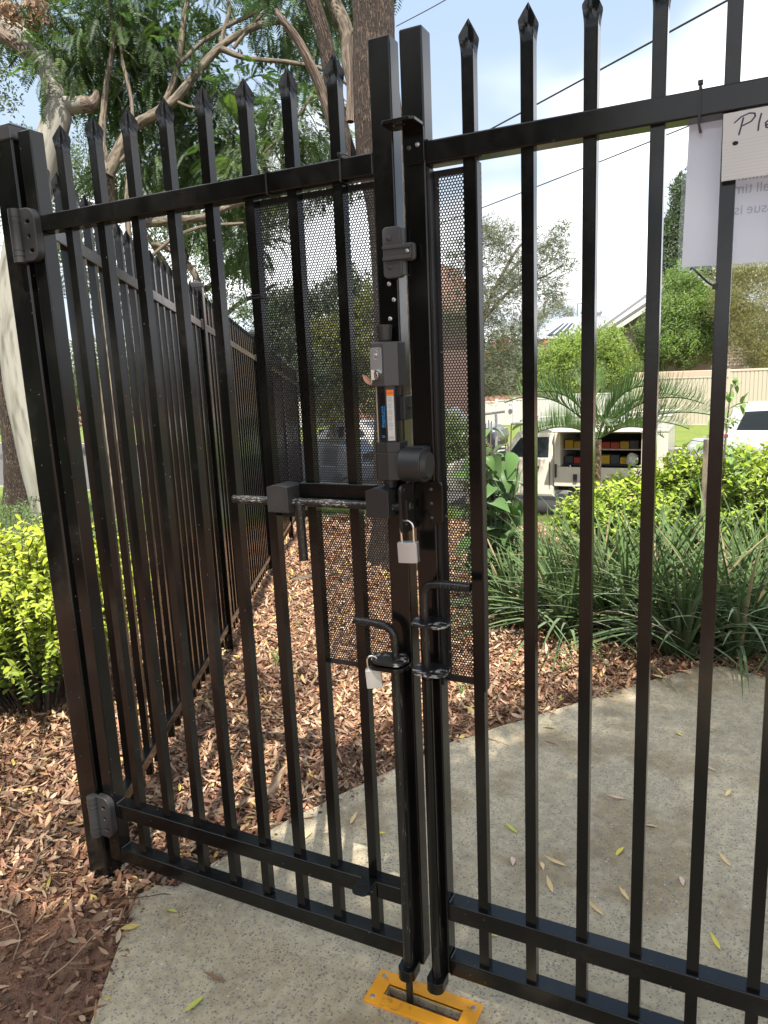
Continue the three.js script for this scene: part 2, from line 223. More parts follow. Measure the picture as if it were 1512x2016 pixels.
// grass blades on the lawns
function bladeGeo(L, w, bend, seg = 4, fold = 0.2) { const pos = [], idx = []; for (let i = 0; i <= seg; i++) { const t = i / seg, ww = w * (1 - t ** 2.2) * 0.5 + 0.0004, y = L * t * (1 - 0.25 * bend * t), z = L * bend * t * t; pos.push(-ww, y, z, 0, y, z + fold * ww, ww, y, z); } for (let i = 0; i < seg; i++) { const a = i * 3, b = a + 3; idx.push(a, a + 1, b, b, a + 1, b + 1, a + 1, a + 2, b + 1, b + 1, a + 2, b + 2); } const g = new THREE.BufferGeometry(); g.setAttribute('position', new THREE.Float32BufferAttribute(pos, 3)); g.setIndex(idx); g.computeVertexNormals(); return clean(g); }
const tuftGeo = (n, L, w, spread, seed) => { const q = RNG(seed), gs = []; for (let i = 0; i < n; i++) { const g = bladeGeo(L * (0.6 + 0.6 * q()), w, 0.25 + 0.9 * q(), 3); g.rotateY(q() * 6.28); g.translate((q() - 0.5) * spread, 0, (q() - 0.5) * spread); gs.push(g); } return merge(...gs); };
const DUM = new THREE.Object3D(), COL = new THREE.Color();
function inst(parent, name, geo, m, list, kind = 'stuff') {                            // list: { p, q | [rx, ry, rz], s, c }
  const o = sh(new THREE.InstancedMesh(geo, m, list.length));
  list.forEach((e, i) => { DUM.position.copy(e.p); if (e.q) DUM.quaternion.copy(e.q); else DUM.rotation.set(...(e.r || [0, 0, 0])); const s = e.s ?? 1; Array.isArray(s) ? DUM.scale.set(...s) : DUM.scale.setScalar(s); DUM.updateMatrix(); o.setMatrixAt(i, DUM.matrix); if (e.c) o.setColorAt(i, COL.setRGB(...e.c)); });
  o.name = parent === scene ? numbered(name) : name; if (kind) o.userData.kind = kind; parent.add(o); return o;
}
const grassMat = leafMat(0.10, 0.17, 0.025, 0.35, 0.1);
{
  const A = tuftGeo(9, 0.12, 0.007, 0.16, 4), L1 = []; rnd = RNG(41);
  for (let i = 0; i < 5200; i++) { const x = rr(-14, -5.7), z = rr(-9, 0.5); L1.push({ p: V(x, ground(x, z) + 0.02, z), r: [0, rr(0, 6.28), 0], s: rr(0.8, 2.4), c: [rr(0.7, 1.2), rr(0.8, 1.2), rr(0.6, 1)] }); }
  meta(inst(scene, 'lawn_grass', A, grassMat, L1), 'long green grass behind the white trunk at far left', 'grass');
  const L2 = []; for (let i = 0; i < 7000; i++) { const x = rr(-12, 5), z = rr(-14.0, -12.12); L2.push({ p: V(x, ground(x, z) + 0.015, z), r: [0, rr(0, 6.28), 0], s: rr(0.5, 1), c: [rr(1, 1.7), rr(0.9, 1.3), rr(0.7, 1.1)] }); }
  meta(inst(scene, 'verge_grass', A, grassMat, L2), 'short yellowish grass of the verge before the road', 'grass');
}

// ------------------------------------------------------------------ the double gate
const ZF = 0.0125, ZB = -0.0375;
// spear-topped picket: square tube crimped to four flared ridges and a point
function picketGeo(y0, tip, w = 0.0268) {
  const K = 6, N = K * 4, h = w / 2, r = 0.0022, rings = [];
  const sect = (c, m) => { const o = []; for (let s = 0; s < 4; s++) for (let k = 0; k < K; k++) { const t = k / K * 2 - 1, f = 1 - (1 - t * t), inn = m + (c - m) * Math.pow(Math.abs(t), 1.6); const a = s * Math.PI / 2, x = t * c, z = k === 0 ? c : inn; o.push([x * Math.cos(a) + z * Math.sin(a), -x * Math.sin(a) + z * Math.cos(a)]); } return o; };
  const sq = sect(h, h);
  const prof = [[y0, h, h], [tip - 0.078, h, h], [tip - 0.068, h * 1.02, h * 0.96], [tip - 0.058, h * 1.08, h * 0.74], [tip - 0.047, h * 1.19, h * 0.50], [tip - 0.039, h * 1.27, h * 0.36], [tip - 0.034, h * 1.25, h * 0.32], [tip - 0.018, h * 0.70, h * 0.22], [tip - 0.004, h * 0.20, h * 0.10], [tip, h * 0.06, h * 0.05]];
  const pos = [], idx = [], uv = [];
  prof.forEach(([y, c, m]) => { for (const [x, z] of sect(c, m)) { pos.push(x, y, z); uv.push(x * 2, y); } });
  for (let i = 0; i < prof.length - 1; i++) for (let j = 0; j < N; j++) { const a = i * N + j, b = i * N + (j + 1) % N, c = a + N, d = b + N; idx.push(a, b, c, c, b, d); }
  const top = pos.length / 3; pos.push(0, tip + 0.001, 0); uv.push(0, tip); for (let j = 0; j < N; j++) idx.push((prof.length - 1) * N + j, (prof.length - 1) * N + (j + 1) % N, top);
  const g = new THREE.BufferGeometry(); g.setAttribute('position', new THREE.Float32BufferAttribute(pos, 3)); g.setIndex(idx);
  return metricUV(clean(toCreasedNormals(g.toNonIndexed(), 0.6)), 1, rnd());
}
// perforated steel sheet in the x-y plane, every hole cut through
function perforated(x0, x1, y0, y1, z, skip) {
  const p = 0.0071, rh = 0.00262, dy = p * Math.sqrt(3) / 2, th = 0.0012, pos = [], nor = [];
  const hexV = []; for (let k = 0; k < 6; k++) { const a = Math.PI / 6 + k * Math.PI / 3; hexV.push([Math.cos(a) * p / Math.sqrt(3), Math.sin(a) * p / Math.sqrt(3)]); }
  const M = 8, inn = []; for (let k = 0; k < M; k++) { const a = Math.PI / 6 + k * 2 * Math.PI / M; inn.push([Math.cos(a) * rh, Math.sin(a) * rh]); }
  const tri = (A, B, C, n) => { pos.push(...A, ...B, ...C); nor.push(...n, ...n, ...n); };
  let row = 0;
  for (let y = y0 + dy / 2; y < y1; y += dy, row++) for (let x = x0 + (row % 2 ? p / 2 : 0) + p / 2; x < x1; x += p) {
    if (skip && skip(x, y)) continue;
    // ring between the six-sided cell and the round hole
    let a = 0, b = 0; const angO = k => Math.PI / 6 + k * Math.PI / 3, angI = k => Math.PI / 6 + k * 2 * Math.PI / M;
    while (a < 6 || b < M) {
      const O = hexV[a % 6], I = inn[b % M];
      if (b >= M || (a < 6 && angO(a + 1) <= angI(b + 1))) { const O2 = hexV[(a + 1) % 6]; tri([x + O[0], y + O[1], z], [x + O2[0], y + O2[1], z], [x + I[0], y + I[1], z], [0, 0, 1]); a++; }
      else { const I2 = inn[(b + 1) % M]; tri([x + O[0], y + O[1], z], [x + I2[0], y + I2[1], z], [x + I[0], y + I[1], z], [0, 0, 1]); b++; }
    }
    for (let k = 0; k < M; k++) { const I = inn[k], J = inn[(k + 1) % M], n = [-(I[0] + J[0]), -(I[1] + J[1]), 0], l = Math.hypot(...n); n[0] /= l; n[1] /= l; tri([x + I[0], y + I[1], z], [x + J[0], y + J[1], z], [x + I[0], y + I[1], z - th], n); tri([x + J[0], y + J[1], z], [x + J[0], y + J[1], z - th], [x + I[0], y + I[1], z - th], n); }
  }
  const g = new THREE.BufferGeometry(); g.setAttribute('position', new THREE.Float32BufferAttribute(pos, 3)); g.setAttribute('normal', new THREE.Float32BufferAttribute(nor, 3)); return metricUV(g);
}
const meshPaint = mat({ color: lin(0.013, 0.013, 0.0135), roughness: 0.4 });
const screwHead = (x, y, z, r = 0.0055) => { const h = new THREE.SphereGeometry(r, 14, 6, 0, 6.283, 0, Math.PI / 2).rotateX(Math.PI / 2).scale(1, 1, 0.62); const s = new THREE.TorusGeometry(r * 0.42, r * 0.16, 6, 6); s.translate(0, 0, r * 0.58); return merge(h, s).translate(x, y, z); };
function hinge(parent, yc, label) {
  const h = sub(parent, 'hinge', label), y0 = yc - 0.074, y1 = yc + 0.074;
  part(h, 'barrel', merge(rod([-0.272, y0, 0.042], [-0.272, y1, 0.042], 0.0178, 0.0178, 24), rod([-0.272, y0 + 0.018, 0.042], [-0.272, y0 + 0.022, 0.042], 0.0190, 0.0190, 24), rod([-0.272, y0 + 0.034, 0.042], [-0.272, y0 + 0.038, 0.042], 0.0190, 0.0190, 24), rod([-0.272, y1 - 0.022, 0.042], [-0.272, y1 - 0.018, 0.042], 0.0190, 0.0190, 24), rod([-0.272, y1 - 0.038, 0.042], [-0.272, y1 - 0.034, 0.042], 0.0190, 0.0190, 24)), plastic);
  const s = new THREE.Shape(); s.moveTo(-0.256, y0 + 0.004); s.lineTo(-0.225, y0 + 0.004); s.quadraticCurveTo(-0.203, y0 + 0.006, -0.203, y0 + 0.034); s.lineTo(-0.203, y1 - 0.040); s.quadraticCurveTo(-0.203, y1 - 0.002, -0.236, y1 - 0.002); s.lineTo(-0.256, y1 - 0.002); s.closePath();
  const holes = [[-0.229, yc + 0.036], [-0.229, yc - 0.004], [-0.224, yc - 0.044]];
  s.holes.push(...holes.map(([x, y], i) => slotPath(x, y, i === 1 ? 0.016 : 0.022, 0.015)));
  const g = extr(s, 0.020, 0.0025, [], 16); g.translate(0, 0, 0.016); part(h, 'leaf_plate', metricUV(g), plastic);
  part(h, 'post_bracket', bb(-0.292, -0.266, y0 + 0.02, y1 - 0.02, 0.018, 0.034, 0.004), plastic);
  for (const [x, y] of holes) part(h, 'screw', screwHead(x, y, 0.016, 0.0062), steel);
}
const gateL = thing('gate_leaf', 'left leaf of black steel picket gate with slide bolt and key-locked latch', 'gate', [0, 0, 0], 0, 'leaves of the double gate');
const gateR = thing('gate_leaf', 'right leaf of black steel picket gate with paper notices tied to it', 'gate', [0, 0, 0], 0, 'leaves of the double gate');
rnd = RNG(3);
part(gateL, 'hinge_stile', bb(-0.254, -0.204, -0.22, 2.118, ZB, ZF, 0.004), paintDirty);
part(gateL, 'lock_stile', bb(0.872, 0.925, -0.22, 2.118, ZB, ZF, 0.004), paint);
part(gateL, 'top_rail', bb(-0.2045, 0.8725, 1.840, 1.888, ZB + 0.0006, ZF - 0.0006, 0.004), paint);
part(gateL, 'middle_rail', bb(-0.2045, 0.8725, -0.05, 0, ZB + 0.0006, ZF - 0.0006, 0.004), paintDirty);
part(gateL, 'bottom_rail', bb(-0.2045, 0.8725, -0.22, -0.17, ZB + 0.0006, ZF - 0.0006, 0.004), paintDirty);
part(gateR, 'lock_stile', bb(0.9475, 1.001, -0.22, 2.120, ZB, ZF, 0.004), paint);
part(gateR, 'hinge_stile', bb(2.22, 2.27, -0.22, 2.120, ZB, ZF, 0.004), paint);
part(gateR, 'top_rail', bb(1.0005, 2.2205, 1.843, 1.891, ZB + 0.0006, ZF - 0.0006, 0.004), paint);
part(gateR, 'middle_rail', bb(1.0005, 2.2205, -0.052, 0, ZB + 0.0006, ZF - 0.0006, 0.004), paintDirty);
part(gateR, 'bottom_rail', bb(1.0005, 2.2205, -0.222, -0.172, ZB + 0.0006, ZF - 0.0006, 0.004), paintDirty);
const weld = (x, y, side) => { const pts = []; for (let i = 0; i < 7; i++) pts.push([x + side * 0.002 * (1 + rnd()), y + 0.001 * rnd(), ZF - 0.004 - i * 0.0065]); return tube(pts, 0.003, 14, 6); };
for (const [x, y, s, g] of [[-0.204, 0, 1, gateL], [-0.204, -0.17, 1, gateL], [1.001, 0, 1, gateR], [1.001, -0.172, 1, gateR], [1.001, 1.891, 1, gateR]]) part(g, 'weld_bead', weld(x, y, s), boltPaint);
const pk = [picketGeo(-0.171, 2.117), picketGeo(-0.171, 2.117), picketGeo(-0.171, 2.117)];
for (let i = 0; i < 8; i++) { const m = part(gateL, 'picket', pk[i % 3], i < 5 ? paintDirty : paint); m.position.set(-0.1216 + 0.126 * i + 0.0125, [0, 0.002, 0, 0.001, 0.006, -0.002, -0.004, 0][i], -0.0125); }
for (let i = 0; i < 9; i++) { const m = part(gateR, 'picket', pk[(i + 1) % 3], paint); m.position.set(1.0843 + 0.1268 * i + 0.0125, 0.001 * (i % 2), -0.0125); }
part(gateL, 'perforated_panel', merge(perforated(0.512, 0.866, 1.052, 1.828, -0.0285, (x, y) => y < 1.06), perforated(0.640, 0.866, 0.632, 1.052, -0.0285)), meshPaint, 'black perforated steel sheet behind the pickets beside the latch');
part(gateL, 'panel_border', merge(box(0.508, 0.513, 1.03, 1.836, -0.0297, -0.0265), box(0.513, 0.866, 1.822, 1.836, -0.0296, -0.0268), box(0.513, 0.650, 1.028, 1.048, -0.0296, -0.0268), box(0.636, 0.642, 0.620, 1.028, -0.0297, -0.0265), box(0.642, 0.866, 0.620, 0.634, -0.0296, -0.0268), box(0.853, 0.8665, 0.634, 1.822, -0.0299, -0.0262)), meshPaint);
part(gateR, 'perforated_panel', perforated(1.004, 1.112, 0.640, 1.828, -0.0285), meshPaint, 'narrow black perforated steel sheet beside the right stile');
part(gateR, 'panel_border', merge(box(1.0012, 1.006, 0.622, 1.836, -0.0285, 0.004), box(1.0012, 1.015, 0.622, 1.836, -0.0299, -0.0262), box(1.015, 1.108, 1.822, 1.836, -0.0296, -0.0268), box(1.015, 1.108, 0.622, 0.640, -0.0296, -0.0268), box(1.1095, 1.1135, 0.618, 1.838, -0.032, -0.002)), meshPaint);
for (const y of [1.80, 1.44, 1.05, 0.70]) part(gateR, 'panel_screw', screwHead(1.0105, y, -0.0265, 0.0045), screwMat);
hinge(gateL, 1.832, 'upper hinge of the left leaf'); hinge(gateL, -0.042, 'dusty lower hinge of the left leaf');
// gate stop bracket on the right leaf
{
  const b = sub(gateR, 'stop_bracket');
  const s = roundRect(0.952, 1.000, 1.846, 1.926, 0.010), g = extr(s, 0.004, 0.001); g.translate(0, 0, ZF + 0.0012); part(b, 'back_plate', metricUV(g), paint);
  const t = roundRect(0.925, 1.000, -0.074, -0.014, 0.010); t.holes.push(slotPath(0.957, -0.050, 0.032, 0.013)); const g2 = extr(t, 0.005, 0.001); g2.rotateX(-Math.PI / 2); g2.translate(0, 1.921, 0); part(b, 'shelf_plate', metricUV(g2), paint);
  part(b, 'screw', screwHead(0.966, 1.880, ZF + 0.0062), screwMat); part(b, 'screw', screwHead(0.986, 1.884, ZF + 0.0062), steel);
}
// upper guide bracket (grey plastic plate with a strap)
{
  const b = sub(gateL, 'upper_guide', 'grey plastic bracket high on the meeting stiles');
  const z = ZF + 0.001;
  part(b, 'plate', metricUV(merge(extr(roundRect(0.902, 0.944, 1.612, 1.718, 0.008), 0.018, 0.002).translate(0, 0, z + 0.003), rod([0.944, 1.615, z + 0.009], [0.944, 1.715, z + 0.009], 0.0095, 0.0095, 20))), plasticGrey);
  part(b, 'strap', metricUV(merge(extr(roundRect(0.904, 0.972, 1.648, 1.654, 0.002), 0.010, 0.001).translate(0, 0, z + 0.022), extr(roundRect(0.904, 0.972, 1.672, 1.678, 0.002), 0.010, 0.001).translate(0, 0, z + 0.022), extr(roundRect(0.904, 0.972, 1.654, 1.672, 0.003), 0.006, 0.001).translate(0, 0, z + 0.022), extr(roundRect(0.955, 0.976, 1.646, 1.680, 0.006), 0.008, 0.002).translate(0, 0, z + 0.012))), plasticGrey);
  part(b, 'rivet', screwHead(0.917, 1.696, z + 0.0235, 0.0062), plasticGrey); part(b, 'rivet', screwHead(0.917, 1.634, z + 0.0235, 0.0062), plasticGrey); part(b, 'screw', screwHead(0.964, 1.663, z + 0.030, 0.0048), steel);
}
for (const [x, y] of [[0.902, 1.600], [0.901, 1.522], [0.9125, 1.564]]) part(gateL, 'stile_screw', screwHead(x, y, ZF), steel);
// magnetic key latch: knob, lock head, long barrel with labels, base, and the magnet housing on the other leaf
{
  const b = sub(gateL, 'magnetic_latch', 'tall black key-locking latch with blue lettering'), z = ZF + 0.0005;
  part(b, 'knob', merge(rod([0.899, 1.468, z + 0.028], [0.899, 1.474, z + 0.028], 0.0135, 0.0155, 24), rod([0.899, 1.474, z + 0.028], [0.899, 1.506, z + 0.028], 0.0155, 0.0180, 24), new THREE.SphereGeometry(0.018, 20, 8, 0, 6.283, 0, 1.57).scale(1, 0.16, 1).translate(0.899, 1.506, z + 0.028)), plastic);
  const hd = [[0.874, 0.004], [0.874, 0.050], [0.880, 0.057], [0.908, 0.057], [0.934, 0.042], [0.934, 0.004]];
  const up = (pts, y0, y1, bev = 0.002) => { const g = extr(pts.map(([x, q]) => [x, -(q + z)]), y1 - y0, bev); g.rotateX(-Math.PI / 2); g.translate(0, y0, 0); return metricUV(g); };
  part(b, 'lock_head', up(hd, 1.372, 1.466, 0.003), plasticGrey);
  part(b, 'face_plate', metricUV(extr(roundRect(0.8765, 0.9045, 1.398, 1.456, 0.004), 0.0025, 0.0006).translate(0, 0, z + 0.0602)), zinc);
  part(b, 'plate_screw', merge(screwHead(0.891, 1.440, z + 0.0628, 0.0045), new THREE.TorusGeometry(0.008, 0.0008, 6, 24).scale(0.8, 1.35, 1).translate(0.891, 1.440, z + 0.063)), zinc);
  part(b, 'key_cylinder', merge(rod([0.891, 1.396, z + 0.058], [0.891, 1.396, z + 0.074], 0.0125, 0.0115, 28), rod([0.891, 1.396, z + 0.074], [0.891, 1.396, z + 0.0755], 0.0078, 0.0078, 20)), chrome);
  part(b, 'key_flap', metricUV(bb(0.8845, 0.8875, 1.376, 1.408, z + 0.070, z + 0.082, 0.001)), chrome);
  const bar = [[0.878, 0.0], [0.878, 0.040], [0.883, 0.046], [0.902, 0.046], [0.922, 0.036], [0.922, 0.0]];
  part(b, 'barrel', up(bar, 1.232, 1.374, 0.001), mat({ color: lin(0.016, 0.0165, 0.019), roughness: 0.22 }));
  part(b, 'trim_strip', box(0.8792, 0.8818, 1.236, 1.372, z + 0.0445, z + 0.0478), mat({ color: lin(0.36, 0.31, 0.24), roughness: 0.4 }));
  // blue lettering reads upward on the front face
  const t1 = canvasTex(256, 32, (c, w, h) => { c.fillStyle = '#0c0d10'; c.fillRect(0, 0, w, h); c.fillStyle = '#2a8fd8'; c.font = 'bold 24px sans-serif'; c.textBaseline = 'middle'; c.fillText('D', 6, 16); c.font = 'bold 20px sans-serif'; c.fillText('MagnaLatch', 62, 14); c.fillRect(62, 26, 118, 3); });
  const l1 = new THREE.PlaneGeometry(0.110, 0.0138).rotateZ(Math.PI / 2).translate(0.8945, 1.302, z + 0.0473); part(b, 'lettering', clean(l1), mat({ map: t1, roughness: 0.3 }));
  const t2 = canvasTex(64, 512, (c, w, h) => { c.fillStyle = '#c9c9c6'; c.fillRect(0, 0, w, h); c.fillStyle = '#f07a1e'; c.fillRect(0, 0, w, 62); c.fillStyle = '#6b2a08'; c.font = 'bold 13px sans-serif'; c.fillText('WARNING', 3, 40, 58); c.fillStyle = '#84868a'; const q = RNG(2); for (let y = 74; y < 400; y += 9) if (y % 63 > 8) c.fillRect(7, y, 30 + 20 * q(), 3); for (let y = 470; y < 500; y += 8) c.fillRect(7, y, 46, 3); });
  const l2 = new THREE.PlaneGeometry(0.0165, 0.118); l2.rotateY(Math.atan2(0.010, 0.020)); l2.translate(0.9130, 1.302, z + 0.0425); part(b, 'warning_label', clean(l2), mat({ map: t2, roughness: 0.5 }));
  part(b, 'collar', up([[0.874, 0.0], [0.874, 0.046], [0.880, 0.053], [0.906, 0.053], [0.932, 0.042], [0.932, 0.0]], 1.216, 1.238, 0.0015), plastic);
  part(b, 'base', up([[0.874, 0.0], [0.874, 0.047], [0.880, 0.054], [0.908, 0.054], [0.934, 0.044], [0.934, 0.0]], 1.152, 1.213, 0.002), plastic);
  part(b, 'base_foot', rod([0.898, 1.130, z + 0.026], [0.898, 1.153, z + 0.026], 0.014, 0.017, 20), plastic);
  part(b, 'side_clip', bb(0.9175, 0.936, 1.288, 1.345, ZB + 0.008, z + 0.012, 0.003), plastic); part(b, 'clip_screw', merge(screwHead(0, 0, 0, 0.004)).rotateY(Math.PI / 2).translate(0.936, 1.316, -0.004), screwMat);
}
{
  const b = sub(gateR, 'magnet_housing', 'black drum-shaped housing on the right stile'), z = ZF + 0.001;
  const s = new THREE.Shape(); s.moveTo(z, 1.148); s.lineTo(z + 0.034, 1.148); s.absarc(z + 0.034, 1.186, 0.038, -Math.PI / 2, Math.PI / 2); s.lineTo(z, 1.224); s.closePath();
  const mk = (d, x, bev) => { const g = extr(s, d, bev, [], 20); g.rotateY(-Math.PI / 2); g.scale(1, 1, -1); return null; };
  const g = extr(s, 0.052, 0.002, [], 24), p = g.attributes.position, n = g.attributes.normal; for (let i = 0; i < p.count; i++) { const x = p.getX(i), zz = p.getZ(i); p.setXYZ(i, 0.939 + zz, p.getY(i), x); const a = n.getX(i), c = n.getZ(i); n.setXYZ(i, c, n.getY(i), a); } for (let i = 0; i < p.count; i += 3) { for (const A of [p, n]) { const a = [A.getX(i), A.getY(i), A.getZ(i)]; A.setXYZ(i, A.getX(i + 1), A.getY(i + 1), A.getZ(i + 1)); A.setXYZ(i + 1, ...a); } }
  part(b, 'drum', metricUV(g), plastic); part(b, 'end_cap', rod([0.992, 1.186, z + 0.034], [1.004, 1.186, z + 0.034], 0.0355, 0.030, 28), plastic); part(b, 'top_ridge', bb(0.942, 0.990, 1.2235, 1.229, z + 0.004, z + 0.036, 0.002), plastic);
}
// slide bolt across the left leaf
{
  const b = sub(gateL, 'slide_bolt', 'scuffed black slide bolt in two square housings');
  const blk = (x0, x1) => { const s = new THREE.Shape(); s.moveTo(x0, 1.062); s.lineTo(x1, 1.062); s.lineTo(x1, 1.124); s.quadraticCurveTo((x0 + x1) / 2, 1.136, x0, 1.124); s.closePath(); return metricUV(extr(s, 0.064, 0.0015).translate(0, 0, ZF + 0.003)); };
  part(b, 'housing', blk(0.566, 0.626), plastic); part(b, 'housing', blk(0.850, 0.908), plastic);
  part(b, 'back_bar', bb(0.6265, 0.8495, 1.088, 1.130, 0.004, 0.024, 0.003), paint);
  part(b, 'bolt', merge(rod([0.437, 1.085, 0.052], [0.945, 1.085, 0.052], 0.0105, 0.0105, 24)), scuffed);
  part(b, 'handle', merge(rod([0.646, 1.080, 0.058], [0.649, 0.934, 0.058], 0.0120, 0.0120, 20), new THREE.SphereGeometry(0.0120, 16, 10).translate(0.646, 1.080, 0.058)), boltPaint);
}
// keeper plate and padlock lug on the right leaf
{
  const b = sub(gateR, 'keeper_bracket');
  part(b, 'keeper_plate', metricUV(extr(roundRect(0.962, 1.020, 1.040, 1.142, 0.010), 0.005, 0.001).translate(0, 0, ZF + 0.0025)), paint);
  const s = roundRect(0.006, 0.094, 1.028, 1.142, 0.016); s.holes.push(slotPath(0.070, 1.075, 0.016, 0.066), slotPath(0.040, 1.085, 0.026, 0.026)); const g = extr(s, 0.005, 0.001), p = g.attributes.position, n = g.attributes.normal; g.rotateY(-Math.PI / 2); g.translate(0.9485, 0, 0); part(b, 'padlock_lug', metricUV(g), boltPaint);
  part(b, 'bend', bb(0.9495, 0.963, 1.044, 1.138, ZF + 0.0015, ZF + 0.0075, 0.002), paint);
  for (const y of [1.124, 1.090, 1.055]) part(b, 'screw', screwHead(0.993, y, ZF + 0.0085, 0.0052), screwMat);
}
// drop bolts
const plateOval = (x0, x1, z0, z1, y, t) => { const s = roundRect(x0, x1, -z1, -z0, Math.min(x1 - x0, z1 - z0) * 0.42); const g = extr(s, t, 0.001, [], 12); g.rotateX(-Math.PI / 2); g.translate(0, y, 0); return metricUV(g); };
{
  const b = sub(gateL, 'drop_bolt', 'left drop bolt, its rod down in the orange floor socket'), x = 0.895, z = 0.048;
  part(b, 'rod', merge(rod([x, -0.335, z], [x, 0.735, z], 0.0098, 0.0098, 20), tube([[x, 0.735, z], [x - 0.003, 0.757, z], [x - 0.012, 0.772, z + 0.001], [x - 0.030, 0.780, z + 0.002], [0.786, 0.787, z + 0.006]], 0.0105, 24, 14)), boltPaint);
  part(b, 'sleeve', rod([x, -0.205, z], [x, 0.672, z], 0.0135, 0.0135, 20), boltPaint);
  part(b, 'upper_flange', plateOval(0.836, 0.926, 0.014, 0.084, 0.688, 0.006), scuffed); part(b, 'lower_flange', plateOval(0.830, 0.930, 0.014, 0.088, 0.674, 0.007), paint);
  part(b, 'floor_guide', plateOval(0.872, 0.918, 0.010, 0.078, -0.226, 0.030), paint);
}
{
  const b = sub(gateR, 'drop_bolt', 'right drop bolt, raised clear of the ground'), x = 0.979, z = 0.048;
  part(b, 'rod', merge(rod([x, -0.252, z], [x, 0.862, z], 0.0098, 0.0098, 20), tube([[x, 0.862, z], [x + 0.002, 0.880, z], [x + 0.010, 0.893, z], [x + 0.028, 0.898, z], [1.098, 0.900, z + 0.002]], 0.0105, 24, 14)), boltPaint);
  part(b, 'sleeve', rod([x, -0.10, z], [x, 0.655, z], 0.0135, 0.0135, 20), paint);
  part(b, 'upper_flange', plateOval(0.948, 1.040, 0.014, 0.080, 0.798, 0.006), scuffed); part(b, 'lower_flange', plateOval(0.946, 1.036, 0.014, 0.084, 0.676, 0.007), scuffed);
  part(b, 'floor_guide', plateOval(0.956, 1.002, 0.010, 0.078, -0.232, 0.030), paint);
  part(b, 'binding_wire', merge(...[1.030, 1.038, 1.052, 1.060, 1.072].map((q, i) => clean(new THREE.TorusGeometry(0.0118, 0.0010, 6, 22).rotateY(Math.PI / 2 + 0.25 * (i % 2 ? 1 : -1)).translate(q, 0.8985, z + 0.001))), tube([[1.060, 0.912, z], [1.064, 0.930, z - 0.004], [1.061, 0.948, z + 0.002], [1.068, 0.958, z]], 0.0010, 16, 5)), screwMat);
}
{ // tab with an oval hole on the left middle rail
  const s = roundRect(0.742, 0.788, -0.078, -0.010, 0.014); s.holes.push(slotPath(0.763, -0.052, 0.028, 0.014)); const g = extr(s, 0.004, 0.001); g.rotateX(-Math.PI / 2); g.translate(0, 0.0012, 0);
  const b = sub(gateL, 'hasp_tab'); part(b, 'tab', metricUV(g), paint); part(b, 'tab_plate', bb(0.758, 0.790, -0.046, 0.0005, ZF + 0.0002, ZF + 0.0042, 0.001), paint); part(b, 'screw', screwHead(0.774, -0.030, ZF + 0.0042, 0.0045), screwMat);
}

// hinge post
const dirt = paintDirty;
{
  const p = thing('gate_post', 'thick black square post with a low pyramid cap carrying the gate hinges', 'post', [-0.32, -0.40, -0.027]);
  part(p, 'shaft', bb(-0.046, 0.046, 0, 2.512, -0.046, 0.046, 0.009), dirt);
  const c = new THREE.ConeGeometry(0.0705, 0.024, 4, 1).rotateY(Math.PI / 4).translate(0, 2.552, 0);
  part(p, 'cap', merge(bb(-0.0495, 0.0495, 2.500, 2.541, -0.0495, 0.0495, 0.005), c), plastic);
}
// end post of the right leaf (beyond the frame)
{ const p = thing('gate_post', 'black square post at the far right end of the gate', 'post', [2.335, -0.40, -0.027]); part(p, 'shaft', bb(-0.046, 0.046, 0, 2.512, -0.046, 0.046, 0.009), paint); part(p, 'cap', bb(-0.0495, 0.0495, 2.500, 2.541, -0.0495, 0.0495, 0.005), plastic); }

